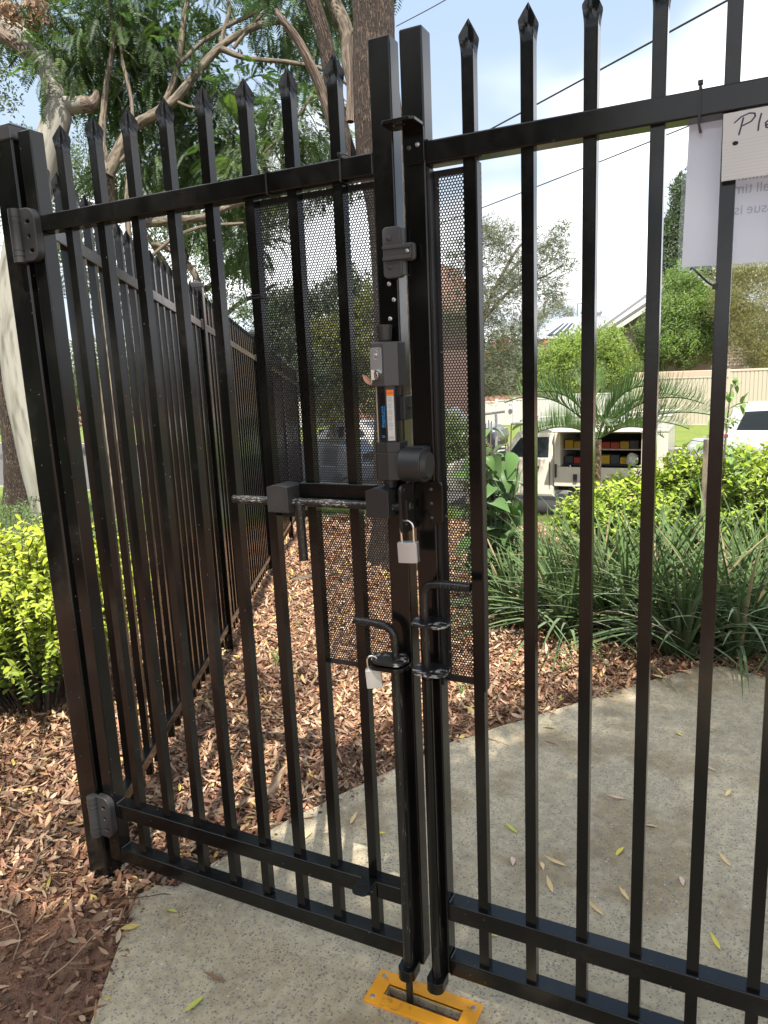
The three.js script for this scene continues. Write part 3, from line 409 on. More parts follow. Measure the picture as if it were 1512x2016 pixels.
// side fence running back from the post
{
  const ang = 28.45 * Math.PI / 180, dx = -Math.sin(ang), dz = -Math.cos(ang), sl = -0.067, B = [-0.31, -0.05];
  const P = s => [B[0] + dx * s, sl * s, B[1] + dz * s];
  const turn = Math.PI / 2 - ang + Math.PI;                                           // local +x runs along the fence
  const fpk = [picketGeo(-0.205, 2.108), picketGeo(-0.205, 2.108)];
  const posts = [2.46, 5.02, 7.58, 10.14];
  const lab = ['nearest panel of the black side fence, next to the gate hinges', 'second panel of the black side fence from the gate', 'third panel of the black side fence from the gate', 'farthest panel of the black side fence'];
  const q = Math.atan(sl);
  let s0 = 0.07;
  posts.forEach((sp, k) => {
    const s1 = sp - 0.05, L = s1 - s0, g = thing('picket_fence', lab[k], 'fence', P(s0), 0, 'panels of the side fence');
    g.rotation.set(0, Math.atan2(-dz, dx), 0);
    const rail = (y, h) => { const r = bb(0, L, y - h / 2, y + h / 2, -0.02, 0.02, 0.003), p = r.attributes.position; for (let i = 0; i < p.count; i++) p.setY(i, p.getY(i) + sl * p.getX(i)); return r; };
    part(g, 'top_rail', rail(1.885, 0.045), paint); part(g, 'bottom_rail', rail(-0.115, 0.045), dirt);
    const n = Math.floor(L / 0.121); for (let i = 0; i < n; i++) { const x = 0.055 + i * (L - 0.11) / (n - 1), m = part(g, 'picket', fpk[i % 2], k ? paint : dirt); m.position.set(x, sl * x, 0); }
    const pp = thing('fence_post', ['black capped post between the first two side fence panels', 'second black post along the side fence', 'third black post along the side fence', 'last black post at the far end of the side fence'][k], 'post', P(sp), 0, 'posts of the side fence'); pp.rotation.y = g.rotation.y;
    part(pp, 'shaft', bb(-0.034, 0.034, -0.42, 2.13, -0.034, 0.034, 0.005), paint); part(pp, 'cap', merge(bb(-0.037, 0.037, 2.12, 2.150, -0.037, 0.037, 0.004), new THREE.ConeGeometry(0.052, 0.018, 4, 1).rotateY(Math.PI / 4).translate(0, 2.158, 0)), plastic);
    part(pp, 'rail_bracket', bb(-0.062, -0.0345, 1.86, 1.925, -0.026, 0.026, 0.003), plastic); part(pp, 'rail_bracket', bb(0.0345, 0.062, 1.85, 1.915, -0.026, 0.026, 0.003), plastic);
    s0 = sp + 0.05;
  });
}

// orange floor socket
{
  const o = thing('floor_socket', 'orange steel socket plate screwed to the concrete below the gate', 'socket plate', [0.933, -0.309, 0.048]);
  const om = (() => { const W = 256, st = tileNoise(W, 8, 2, 4), f = tileNoise(W, 50, 4, 3), sp = specks(W, 60, 0.6, 2, 8); return mat({ map: tex(W, W, (i, j) => { const k = sstep(0.58, 0.78, st(i, j)) * f(i, j) * 0.8, s = sp[j * W + i] * 0.7, w = 1 - Math.max(k, s); return [0.84 * w + 0.10 * (1 - w), 0.345 * w + 0.07 * (1 - w), 0.014 * w + 0.04 * (1 - w)]; }, { repeat: [4, 4] }), roughness: 0.5 }); })();
  const s = roundRect(-0.153, 0.153, -0.056, 0.056, 0.003); s.holes.push(new THREE.Path(roundRect(-0.112, 0.112, -0.021, 0.021, 0.002).getPoints(3)));
  const g = extr(s, 0.006, 0.0015); g.rotateX(-Math.PI / 2); part(o, 'plate', metricUV(g), om);
  part(o, 'slot_lining', merge(box(-0.1118, 0.1118, -0.040, 0.004, 0.0195, 0.0209), box(-0.1118, 0.1118, -0.040, 0.004, -0.0209, -0.0195), box(-0.1118, -0.1105, -0.040, 0.004, -0.0194, 0.0194), box(0.1105, 0.1118, -0.040, 0.004, -0.0194, 0.0194), box(-0.1118, 0.1118, -0.042, -0.0403, -0.0209, 0.0209)), om);
  for (const [x, z] of [[-0.135, -0.038], [-0.135, 0.038], [0.135, -0.038], [0.135, 0.038]]) part(o, 'screw', screwHead(0, 0, 0, 0.0075).rotateX(-Math.PI / 2).scale(1, 0.5, 1).translate(x, 0.0074, z), zinc);
}
// padlocks
function padlock(label, pos, turn, w, h, sh_, brassy, tilt = 0) {
  const p = thing('padlock', label, 'padlock', pos, turn); p.rotation.z = tilt;
  const s = new THREE.Shape(); s.moveTo(-w / 2, -0.009); s.quadraticCurveTo(0, -0.0125, w / 2, -0.009); s.lineTo(w / 2, 0.009); s.quadraticCurveTo(0, 0.0125, -w / 2, 0.009); s.closePath();
  const g = extr(s, h, 0.0012); g.rotateX(-Math.PI / 2); g.translate(0, -h - sh_, 0);
  const et = canvasTex(128, 128, (c, W, H) => { c.fillStyle = '#dddcd8'; c.fillRect(0, 0, W, H); const q = RNG(brassy ? 4 : 9); for (let i = 0; i < 500; i++) { c.fillStyle = q() < 0.5 ? 'rgba(255,255,255,0.10)' : 'rgba(90,88,84,0.08)'; c.fillRect(0, q() * H, W, 1); } });
  part(p, 'body', metricUV(g, 20), mat({ map: et, metalness: 0.4, roughness: 0.34 }));
  part(p, 'body_edge', merge(bb(w / 2 - 0.001, w / 2 + 0.0022, -h - sh_ + 0.001, -sh_ - 0.001, -0.0088, 0.0088, 0.001), bb(-w / 2 - 0.0022, -w / 2 + 0.001, -h - sh_ + 0.001, -sh_ - 0.001, -0.0088, 0.0088, 0.001)), zinc);
  const a = w * 0.34, pts = [[-a, -sh_ - 0.004, 0], [-a, -sh_ * 0.6, 0], [-a, -a * 0.95, 0], [-a * 0.72, -a * 0.30, 0], [0, 0, 0], [a * 0.72, -a * 0.30, 0], [a, -a * 0.95, 0], [a, -sh_ * 0.6, 0], [a, -sh_ - 0.004, 0]];
  part(p, 'shackle', tube(pts, 0.0031, 60, 12), chrome); return p;
}
padlock('silver padlock hanging from the lug between the gate leaves', [0.953, 1.058, 0.078], 0.10, 0.044, 0.047, 0.052, true, 0.03);
padlock('silver padlock hanging from the left drop bolt flange', [0.838, 0.702, 0.068], 0.42, 0.036, 0.046, 0.036, false, 0.06);

// paper notices and cable ties
const paperMat = t => mat({ map: t, roughness: 0.98, transmission: 0.5, thickness: 0, side: THREE.DoubleSide });
{
  const tB = canvasTex(512, 480, (c, w, h) => { c.fillStyle = '#f2f1f5'; c.fillRect(0, 0, w, h); c.save(); c.translate(w, 0); c.scale(-1, 1); c.fillStyle = '#c0bec7'; c.font = '38px sans-serif'; c.textAlign = 'right'; [['your children', 222], ['at all times', 262], ['issue is m', 326]].forEach(([t, y]) => c.fillText(t, 404, y)); c.restore(); });
  const o = thing('laminated_sheet', 'laminated white sheet on the street side of the right leaf, print showing backwards', 'notice', [1.678, 1.722, -0.046]); o.rotation.set(0.02, 0.02, -0.020);
  const g = extr(roundRect(-0.158, 0.158, -0.150, 0.148, 0.006), 0.0006, 0); const p = g.attributes.position, uv = g.attributes.uv; for (let i = 0; i < p.count; i++) uv.setXY(i, (p.getX(i) + 0.158) / 0.316, (p.getY(i) + 0.150) / 0.298);
  part(o, 'paper', (() => { const q = extr(roundRect(-0.150, 0.150, -0.142, 0.140, 0.001), 0.0003, 0), P = q.attributes.position, U = q.attributes.uv; for (let i = 0; i < P.count; i++) U.setXY(i, (P.getX(i) + 0.150) / 0.300, (P.getY(i) + 0.142) / 0.282); return q; })(), paperMat(tB));
  part(o, 'laminate_film', g.translate(0, 0, 0.0012), mat({ color: lin(0.97, 0.98, 1), transmission: 1, thickness: 0, roughness: 0.06, ior: 1.4 }));
  const tN = canvasTex(512, 256, (c, w, h) => {
    c.fillStyle = '#f4f4f4'; c.fillRect(0, 0, w, h); c.strokeStyle = 'rgba(150,150,165,0.25)'; c.lineWidth = 1; for (let y = 110; y < h; y += 13) { c.beginPath(); c.moveTo(0, y); c.lineTo(w, y - 3); c.stroke(); }
    c.strokeStyle = '#4c3d66'; c.lineWidth = 5; c.lineCap = 'round'; c.lineJoin = 'round';
    const L = pts => { c.beginPath(); pts.forEach(([x, y], i) => i ? c.lineTo(x, y) : c.moveTo(x, y)); c.stroke(); };
    L([[62, 28], [56, 60], [50, 88]]); L([[36, 40], [56, 22], [80, 14], [96, 18], [98, 30], [86, 46], [62, 56]]);                   // P
    L([[116, 24], [110, 56], [108, 84]]);                                                                                          // l
    L([[130, 70], [144, 66], [152, 56], [142, 50], [130, 60], [132, 78], [146, 82], [158, 74]]);                                   // e
    L([[196, 56], [180, 54], [170, 68], [174, 80], [188, 78], [198, 58], [196, 74], [204, 80]]);                                   // a
    L([[238, 56], [226, 54], [220, 62], [232, 70], [230, 80], [216, 80]]); L([[250, 70], [264, 66], [272, 56], [262, 50], [250, 60], [252, 78], [266, 82], [278, 74]]);  // se
    c.fillStyle = '#26242a'; c.beginPath(); c.ellipse(40, 118, 9, 8, 0, 0, 6.29); c.fill();
  });
  const n = thing('handwritten_note', 'white card with handwriting hung in front of the right top rail', 'note', [1.730, 1.782, 0.0195]); n.rotation.set(-0.02, 0, 0.012);
  const q = extr(roundRect(-0.137, 0.137, -0.058, 0.058, 0.001), 0.0006, 0), P = q.attributes.position, U = q.attributes.uv; for (let i = 0; i < P.count; i++) U.setXY(i, (P.getX(i) + 0.137) / 0.274, (P.getY(i) + 0.058) / 0.116);
  part(n, 'card', q, paperMat(tN));
  const tieMat = mat({ color: lin(0.018, 0.018, 0.019), roughness: 0.4 });
  const loop = (label, pos, w, h, d, turn = 0, tail = null) => {
    const o = thing('cable_tie', label, 'cable tie', pos, turn, 'cable ties on the gate'); const t = 0.0014, b = 0.0048;
    part(o, 'band', merge(box(-b / 2, b / 2, -h / 2, h / 2, d / 2, d / 2 + t), box(-b / 2, b / 2, -h / 2, h / 2, -d / 2 - t, -d / 2), box(-b / 2, b / 2, h / 2, h / 2 + t, -d / 2 - t, d / 2 + t), box(-b / 2, b / 2, -h / 2 - t, -h / 2, -d / 2 - t, d / 2 + t)), tieMat);
    part(o, 'head', bb(-0.0045, 0.0045, h / 2 + t, h / 2 + 0.009, d / 2 - 0.006, d / 2 + 0.004, 0.001), tieMat);
    if (tail) part(o, 'tail', tube(tail, 0.0016, 12, 5), tieMat); return o;
  };
  loop('black cable tie looped round the left top rail, nearer the hinges', [0.585, 1.864, -0.0125], 0, 0.052, 0.054, 0, [[0.002, 0.030, 0.03], [0.014, 0.034, 0.02], [0.030, 0.028, 0.012]]);
  loop('black cable tie looped round the left top rail, nearer the latch', [0.790, 1.864, -0.0125], 0, 0.052, 0.054, 0, [[0.002, 0.030, 0.03], [0.012, 0.030, 0.02], [0.026, 0.022, 0.012]]);
  const c3 = loop('black cable tie round a left picket and the perforated sheet', [0.5205, 1.600, -0.015], 0, 0.034, 0.032, 0, [[0.006, 0.018, 0.015], [0.006, -0.010, 0.018], [0.006, -0.052, 0.020]]); c3.rotation.z = Math.PI / 2;
  loop('black cable tie hanging the notices from the right top rail', [1.5515, 1.862, -0.019], 0, 0.066, 0.068);
  const c5 = thing('cable_tie', 'loose black cable tie at the lower corner of the laminated sheet', 'cable tie', [1.541, 1.578, -0.04], 0, 'cable ties on the gate'); part(c5, 'band', tube([[0, 0, -0.016], [0.004, 0.001, 0.004], [0.020, -0.016, 0.047], [0.038, -0.034, 0.046], [0.048, -0.040, 0.040]], 0.0022, 20, 6), tieMat); part(c5, 'head', bb(0.044, 0.054, -0.046, -0.036, 0.034, 0.043, 0.001), tieMat);
}

// ------------------------------------------------------------------ fallen leaves, bark and twigs
function leafGeo(L, w, { seg = 4, fold = 0.25, curl = 0.2, shape = 0.9, twist = 0, stalk = 0 } = {}) {      // leaf along +y, upper face toward +z
  const pos = [], uv = [], idx = [];
  for (let i = 0; i <= seg; i++) {
    const t = i / seg, ww = w / 2 * Math.pow(Math.sin(Math.PI * Math.pow(clamp(t, 0.02, 0.985), shape)), 0.85), y = L * (t - 0.15 * curl * t * t) + stalk, z = -L * curl * t * t, a = twist * t;
    for (const s of [-1, 0, 1]) { const x = s * ww, zz = Math.abs(s) * fold * ww; pos.push(x * Math.cos(a) - zz * Math.sin(a), y, z + x * Math.sin(a) + zz * Math.cos(a)); uv.push(0.5 + s * 0.5, t); }
  }
  for (let i = 0; i < seg; i++) { const a = i * 3, b = a + 3; idx.push(a, a + 1, b, b, a + 1, b + 1, a + 1, a + 2, b + 1, b + 1, a + 2, b + 2); }
  const g = new THREE.BufferGeometry(); g.setAttribute('position', new THREE.Float32BufferAttribute(pos, 3)); g.setAttribute('uv', new THREE.Float32BufferAttribute(uv, 2)); g.setIndex(idx); g.computeVertexNormals(); return clean(g);
}
const dryTex = (() => { const W = 128, n = tileNoise(W, 12, 4, 4), m = tileNoise(W, 40, 7, 2); return tex(W, W, (i, j) => { const v = 0.55 + 0.5 * n(i, j) + 0.3 * m(i, j), rib = Math.abs(i / W - 0.5) < 0.03 ? 1.25 : 1; return [v * rib, v * rib, v * rib]; }); })();
const dryMat = mat({ map: dryTex, color: lin(1, 1, 1), roughness: 0.82, side: THREE.DoubleSide });
const flat = g => g.rotateX(-Math.PI / 2);
const LITTER_BASE = [[0.42, 0.25, 0.14], [0.34, 0.185, 0.10], [0.54, 0.36, 0.22], [0.27, 0.13, 0.075], [0.62, 0.46, 0.30], [0.48, 0.29, 0.20], [0.20, 0.10, 0.06], [0.44, 0.235, 0.15], [0.34, 0.235, 0.15], [0.60, 0.46, 0.32]], LITTER = LITTER_BASE.map(([r, g, b]) => [r * 0.82, g * 0.78, b * 0.76]);
{
  rnd = RNG(77);
  const G = [flat(leafGeo(0.085, 0.019, { curl: -0.30, fold: 0.5, twist: 0.5 })), flat(leafGeo(0.062, 0.021, { curl: -0.18, fold: 0.7, twist: -0.4 })), flat(leafGeo(0.100, 0.015, { curl: 0.25, fold: -0.4, twist: 0.9 })), flat(leafGeo(0.050, 0.024, { curl: -0.5, fold: 0.4 }))];
  const names = [['leaf_litter', 'long curled brown dry leaves covering the garden bed'], ['leaf_litter', 'folded reddish brown dry leaves covering the garden bed'], ['leaf_litter', 'thin twisted tan dry leaves covering the garden bed'], ['leaf_litter', 'short cupped brown dry leaves covering the garden bed']];
  const L = [[], [], [], []];
  const put = (x, z, s, lift) => { const c = LITTER[Math.floor(rnd() * LITTER.length)], k = rr(0.45, 1.3), pale = rnd() < 0.025; L[Math.floor(rnd() * 4)].push({ p: V(x, ground(x, z) + lift, z), q: new THREE.Quaternion().setFromEuler(new THREE.Euler(rr(-0.45, 0.45), rr(0, 6.28), rr(-0.55, 0.55), 'YXZ')), s: (b => [b * s * rr(0.7, 1.3), b * s, b * s * (0.45 + 0.95 * rnd() ** 1.3)])(rnd() < 0.09 ? 1.5 : 1), c: pale ? [0.55, 0.42, 0.12] : c.map(v => v * k) }); };
  const soilPatch = (x, z) => sstep(0.30, -0.05, z) < 1 && x < 0.2 ? sstep(0.0, 0.30, z + 0.25 * (fbm(x * 3, z * 3, 1) - 0.5)) : 0;       // bare soil in the near left corner
  const spread = (x0, x1, z0, z1, perM2, s) => { const n = (x1 - x0) * (z1 - z0) * perM2; for (let i = 0; i < n; i++) { const x = rr(x0, x1), z = rr(z0, z1); if (inPath(x, z)) { if (pathDist(x, z) > 0.03 || rnd() > 0.25) continue; put(x, z, s * 0.8, 0.034); continue; } const bare = soilPatch(x, z); if (rnd() < bare * 0.93) continue; const cl = fbm(x * 2.3, z * 2.3, 8, 3); if (rnd() > 0.45 + 1.1 * cl) continue; put(x, z, s, rr(0.004, 0.030)); } };
  spread(-2.6, 0.6, -1.6, 0.9, 4400, 0.66); spread(-3.2, 1.9, -4.2, -1.6, 3500, 0.68); spread(-4.5, 2.6, -7, -4.2, 1100, 0.95); spread(-6, 4, -12.6, -7, 260, 1.4); spread(1.4, 2.4, -3.3, -2.4, 1200, 0.75);
  G.forEach((g, i) => meta(inst(scene, names[i][0], g, dryMat, L[i]), names[i][1], 'leaf litter'));
  // bark chips over the bare soil
  const chip = new THREE.BoxGeometry(0.020, 0.004, 0.010).translate(0, 0.002, 0); { const p = chip.attributes.position; for (let i = 0; i < p.count; i++) p.setX(i, p.getX(i) * (p.getZ(i) > 0 ? 0.6 : 1)); }
  const C = []; for (let i = 0; i < 13000; i++) { const x = rr(-2.0, 0.4), z = rr(-1.2, 0.95); if (inPath(x, z)) { if (pathDist(x, z) > 0.05 || rnd() > 0.15) continue; } C.push({ p: V(x, inPath(x, z) ? -0.309 : ground(x, z) + rr(0, 0.008), z), r: [rr(-0.4, 0.4), rr(0, 6.28), rr(-0.4, 0.4)], s: 0.3 + 0.9 * rnd() ** 2, c: (k => [0.20 * k, 0.105 * k, 0.062 * k])(rr(0.4, 1.5)) }); }
  for (let i = 0; i < 700; i++) { const t = rnd(); if (fbm(t * 14, 3, 1, 3) < 0.52) continue; const x = 0.0 + 0.75 * t + rr(-0.05, 0.05), z = 0.035 + 0.05 * t + (rnd() + rnd() + rnd() - 1.5) * 0.05; if (inPath(x, z)) C.push({ p: V(x, -0.3095, z), r: [0, rr(0, 6.28), 0], s: rr(0.05, 0.24), c: (k => [0.20 * k, 0.115 * k, 0.07 * k])(rr(0.4, 1.2)) }); }
  meta(inst(scene, 'bark_mulch', clean(chip), mat({ color: lin(1, 1, 1), roughness: 0.95 }), C), 'small red brown bark chips over bare soil at lower left', 'bark mulch');
  // loose twigs in the litter
  const tg = limb([[V(0, 0, 0), 0.0022], [V(0.06, 0.006, 0.012), 0.0020], [V(0.14, 0.002, -0.006), 0.0017], [V(0.22, 0.010, 0.01), 0.001]], 5, 0.1, 3, 40), T = [];
  for (let i = 0; i < 420; i++) { const x = rr(-2.6, 1.2), z = rr(-5, 0.7); if (inPath(x, z)) continue; T.push({ p: V(x, ground(x, z) + rr(0.01, 0.03), z), r: [0, rr(0, 6.28), rr(-0.12, 0.12)], s: rr(0.5, 1.7), c: (k => [0.27 * k, 0.185 * k, 0.125 * k])(rr(0.5, 1.5)) }); }
  meta(inst(scene, 'fallen_twigs', tg, mat({ color: lin(1, 1, 1), roughness: 0.9 }), T), 'thin dry twigs lying among the leaf litter', 'twigs');
  // single leaves on the concrete, where the photograph shows them
  const fl = [flat(leafGeo(0.058, 0.013, { seg: 6, curl: -0.12, fold: 0.35, twist: 0.3, shape: 0.8 })), flat(leafGeo(0.050, 0.015, { seg: 6, curl: 0.12, fold: 0.3, twist: -0.4, shape: 1.1 })), flat(leafGeo(0.064, 0.010, { seg: 6, curl: -0.2, fold: 0.5, twist: 0.8 }))];
  const tan = [0.80, 0.58, 0.28], pink = [0.70, 0.50, 0.37], yel = [0.78, 0.66, 0.10], yg = [0.55, 0.58, 0.12], brn = [0.24, 0.13, 0.07];
  const lm = {}; const leafCol = c => lm[c] || (lm[c] = mat({ map: dryTex, color: lin(...c), roughness: 0.75, side: THREE.DoubleSide }));
  const onG = (px, py, h) => { const d = ray(px, py), t = (h - EYE.y) / d.y; return EYE.clone().addScaledVector(d, t); };
  const spots = [[1088, 1757, 0, tan, 0.5], [1345, 1745, 1, pink, 0.2], [1228, 1668, 1, yel, 2.8], [1232, 1573, 2, pink, 1.8], [1294, 1628, 1, pink, 1.6], [1438, 1555, 0, tan, 2.9], [1410, 1518, 2, pink, 1.2], [1437, 1705, 0, tan, 0.6], [1345, 1450, 1, yel, 0.9], [1405, 1440, 1, yg, 1.5], [1018, 1640, 0, yg, 1.0], [1100, 1467, 2, brn, 1.7], [1093, 1434, 1, yg, 1.6], [1200, 1365, 1, tan, 1.4], [1310, 1335, 0, tan, 1.5], [1168, 1507, 1, tan, 2.6], [1238, 1772, 0, tan, 0.7], [1418, 1870, 0, yel, 0.5], [1070, 1713, 1, tan, 0.4], [980, 1843, 1, yg, 1.7], [1115, 1705, 2, tan, 1.5], [690, 1622, 0, tan, 0.1], [668, 1630, 2, pink, 2.7], [614, 1638, 1, tan, 3.0], [760, 1640, 2, yel, 2.1], [400, 1962, 0, yg, 3.0], [445, 1932, 2, brn, 1.7], [350, 1797, 1, yg, 1.6], [510, 1790, 2, brn, 1.2], [1010, 1705, 1, pink, 0.3], [1190, 1804, 2, tan, 1.0]];
  const cn = c => c === tan ? 'tan' : c === pink ? 'pinkish' : c === yel ? 'yellow' : c === yg ? 'yellow green' : 'brown', ord = ['nearest', 'second', 'third', 'fourth', 'fifth', 'sixth', 'seventh', 'eighth'];
  const zone = ([px, py]) => px < 480 || py > 1780 && px < 560 ? 'on the near left concrete' : px < 790 ? 'on concrete behind the left gate leaf' : `on concrete behind right leaf gap ${['one', 'two', 'three', 'four', 'five', 'six'][clamp(Math.floor((px - 955) / 105) + 1, 0, 5)]}`;
  spots.forEach((e, i) => {
    const [px, py, k, c, turn] = e, rank = spots.filter(q => zone(q) === zone(e) && q[1] > py).length;
    const p = onG(px, py, -0.306), m = single('fallen_leaf', fl[k], leafCol(c), `${cn(c)} leaf ${zone(e)}, ${ord[rank]} from the front`, 'leaf', 'single leaves on the concrete');
    m.position.copy(p).add(V(0, 0.0015, 0)); m.rotation.y = turn; m.scale.setScalar(rr(0.95, 1.25));
  });
  { const m = single('caught_leaf', leafGeo(0.034, 0.014, { seg: 6, curl: 0.25, fold: 0.4 }), leafCol([0.36, 0.20, 0.13]), 'brown dry leaf caught beside the latch key cylinder', 'leaf'); m.position.set(0.876, 1.374, 0.068); m.rotation.set(0.2, 0.3, 0.75); }
  // bigger pieces of wood on the ground
  const gp = (x, z, o = 0.02) => V(x, ground(x, z) + o, z);
  const pxg = (px, py, o = 0.02) => { let h = -0.35; let p; for (let i = 0; i < 6; i++) { p = onG(px, py, h + o); h = ground(p.x, p.z); } return p; };
  single('fallen_branch', limb([[pxg(400, 1610), 0.014], [pxg(470, 1585), 0.017], [pxg(530, 1560, 0.03), 0.021], [pxg(552, 1525, 0.04), 0.016], [pxg(580, 1495, 0.03), 0.011]], 10, 0.2, 4, 30), barkMat([0.20, 0.12, 0.07], [0.46, 0.32, 0.20], 8, 6, 0.004, 51), 'crooked light brown branch lying behind the left gate leaf', 'branch');
  single('fallen_branch', limb([[pxg(330, 1350), 0.008], [pxg(400, 1385, 0.03), 0.008], [pxg(450, 1425), 0.007], [pxg(490, 1440), 0.005]], 8, 0.15, 5, 30), barkMat([0.20, 0.11, 0.07], [0.40, 0.26, 0.18], 8, 6, 0.004, 52), 'straight reddish stick beside the side fence', 'stick');
  single('fallen_branch', limb([[pxg(560, 1145), 0.02], [pxg(610, 1135, 0.05), 0.022], [pxg(660, 1128), 0.018], [pxg(740, 1120), 0.012]], 8, 0.15, 6, 20), barkGrey, 'grey stick lying far down the garden bed', 'stick');
  single('fallen_branch', limb([[pxg(945, 1250), 0.025], [pxg(1000, 1245, 0.03), 0.026], [pxg(1040, 1255), 0.02]], 8, 0.15, 8, 20), barkGrey, 'short thick stick at the foot of the strappy plants', 'stick');
  single('pale_stem', tube([pxg(596, 1575), pxg(625, 1566, 0.025), pxg(660, 1562)], 0.0035, 14, 6), mat({ color: lin(0.62, 0.56, 0.42), roughness: 0.7 }), 'thin pale stem at the edge of the concrete', 'stem');
  single('vine_tendril', tube([pxg(250, 1828, 0.01), pxg(320, 1820, 0.012), pxg(345, 1798, 0.016)], 0.0016, 16, 5), stubBark, 'thin dark tendril lying over the concrete corner', 'tendril');
  single('vine_tendril', tube([pxg(225, 1770, 0.02), pxg(290, 1765, 0.03), pxg(330, 1760, 0.02), pxg(390, 1805, 0.010)], 0.0016, 20, 5), stubBark, 'thin reddish tendril curving past the post onto the concrete', 'tendril');
  // little green weeds in the litter
  const weed = tuftGeo(7, 0.10, 0.006, 0.02, 31), wm = leafMat(0.16, 0.27, 0.05, 0.4);
  [[545, 1310, 1.5, 'bright green grass shoot standing behind the left leaf'], [910, 1370, 1.0, 'green weed tuft by the right drop bolt'], [1110, 1325, 0.9, 'small ferny weed by the concrete edge'], [590, 1235, 0.7, 'low green weed in the middle of the garden bed']].forEach(([px, py, s, l]) => { const m = single('weed', weed, wm, l, 'weed'); m.position.copy(pxg(px, py, 0.01)); m.scale.setScalar(s); m.rotation.y = px; });
}

// ------------------------------------------------------------------ plants
const rv = () => { const u = rr(-1, 1), a = rr(0, 6.283), s = Math.sqrt(1 - u * u); return V(s * Math.cos(a), u, s * Math.sin(a)); };
const aim = (dir, up = V(0, 0, 1), spin = 0) => { const y = dir.clone().normalize(), x = new THREE.Vector3().crossVectors(y, up).normalize(); if (x.lengthSq() < 0.1) x.set(1, 0, 0); const z = new THREE.Vector3().crossVectors(x, y); return new THREE.Quaternion().setFromRotationMatrix(new THREE.Matrix4().makeBasis(x, y, z)).multiply(new THREE.Quaternion().setFromAxisAngle(V(0, 1, 0), spin)); };
// shrub of arching stems with opposite leaves
function shrub(name, label, category, x, z, { r = 0.5, h = 1, stems = 60, leaf, m, L = 0.5, node = 0.03, colors, stemMat = barkGrey, group, droop = 0.3, lsize = 1, y0 }) {
  const base = V(x, (y0 ?? ground(x, z)) - 0.02, z), o = thing(name, label, category, base.toArray(), 0, group), sg = [], leaves = [];
  for (let i = 0; i < stems; i++) {
    const a = rr(0, 6.283), e = Math.sqrt(rnd()), top = V(Math.cos(a) * r * e, h * (0.35 + 0.65 * Math.sqrt(Math.max(0, 1 - e * e * 0.85))) * rr(0.75, 1.04), Math.sin(a) * r * e), b = V(Math.cos(a) * r * e * 0.3, 0.02, Math.sin(a) * r * e * 0.3);
    const mid = b.clone().lerp(top, 0.5).add(V(0, h * 0.06, 0)), end = top.clone().add(V(Math.cos(a) * 0.10 * r, -droop * 0.15 * r, Math.sin(a) * 0.10 * r));
    const cv = new THREE.CatmullRomCurve3([b, mid, top, end]), len = cv.getLength(), from = Math.max(0, len - L) / len;
    sg.push(clean(new THREE.TubeGeometry(cv, 6, 0.0022 + 0.003 * rnd() * h, 4)));
    const n = Math.round(len * (1 - from) / node); let sp = rr(0, 3);
    for (let k = 0; k <= n; k++) { const t = from + (1 - from) * k / n, p = cv.getPointAt(Math.min(t, 1)), T = cv.getTangentAt(Math.min(t, 1)); sp += 1.57; const N = V(0, 1, 0).cross(T).normalize(), B = T.clone().cross(N);
      for (const s of [0, Math.PI]) { const d = N.clone().multiplyScalar(Math.cos(sp + s)).addScaledVector(B, Math.sin(sp + s)).addScaledVector(T, rr(0.35, 0.9)).add(V(0, rr(-0.1, 0.2), 0)); const young = t > 0.86 ? 1 : 0; leaves.push({ p: p.clone(), q: aim(d, V(0, 1, 0), rr(-0.4, 0.4)), s: lsize * rr(0.65, 1.15) * (young ? 0.85 : 1), c: colors(t, p.y / h) }); } }
  }
  part(o, 'stems', merge(...sg), stemMat).userData.kind = 'stuff'; inst(o, 'foliage', leaf, m, leaves); return o;
}
rnd = RNG(501);
const ovalLeaf = leafGeo(0.042, 0.023, { seg: 4, fold: 0.22, curl: 0.18, shape: 0.95, stalk: 0.003 });
const gold = leafMat(1, 1, 1, 0.42, 0.08);
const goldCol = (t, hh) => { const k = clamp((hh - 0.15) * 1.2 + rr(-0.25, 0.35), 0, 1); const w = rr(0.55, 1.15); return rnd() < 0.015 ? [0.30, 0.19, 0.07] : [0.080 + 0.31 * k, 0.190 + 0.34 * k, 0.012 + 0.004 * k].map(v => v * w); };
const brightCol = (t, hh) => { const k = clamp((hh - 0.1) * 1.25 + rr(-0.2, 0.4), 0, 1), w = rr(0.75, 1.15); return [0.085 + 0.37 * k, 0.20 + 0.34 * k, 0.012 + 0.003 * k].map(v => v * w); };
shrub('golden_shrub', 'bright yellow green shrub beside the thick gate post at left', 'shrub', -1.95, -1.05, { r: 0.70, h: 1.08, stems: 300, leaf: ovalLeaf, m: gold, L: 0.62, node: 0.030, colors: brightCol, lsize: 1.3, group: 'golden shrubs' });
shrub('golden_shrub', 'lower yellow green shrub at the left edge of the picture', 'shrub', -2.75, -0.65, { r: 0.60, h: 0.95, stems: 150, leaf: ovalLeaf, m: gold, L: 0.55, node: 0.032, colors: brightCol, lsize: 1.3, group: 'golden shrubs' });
[[1212, 6.4, 0.54, 936, 'rounded yellow green shrub right of the palm stem'], [1295, 6.8, 0.64, 906, 'yellow green shrub in front of the parked utility'], [1390, 6.6, 0.68, 876, 'tall yellow green shrub below the sapling'], [1490, 6.3, 0.80, 862, 'yellow green shrub at the right edge of the picture'], [1620, 6.2, 0.75, 850, 'yellow green shrub beyond the right edge']].map(([px, D, r, top, l]) => { const p = at(px, 1000, D); return [p, r, at(px, top, D).y - ground(p.x, p.z), l]; }).forEach(([p, r, h, l]) => shrub('golden_shrub', l, 'shrub', p.x, p.z, { r, h, stems: 300, leaf: ovalLeaf, m: gold, L: 0.75, node: 0.045, colors: goldCol, lsize: 1.65, group: 'golden shrubs' }));
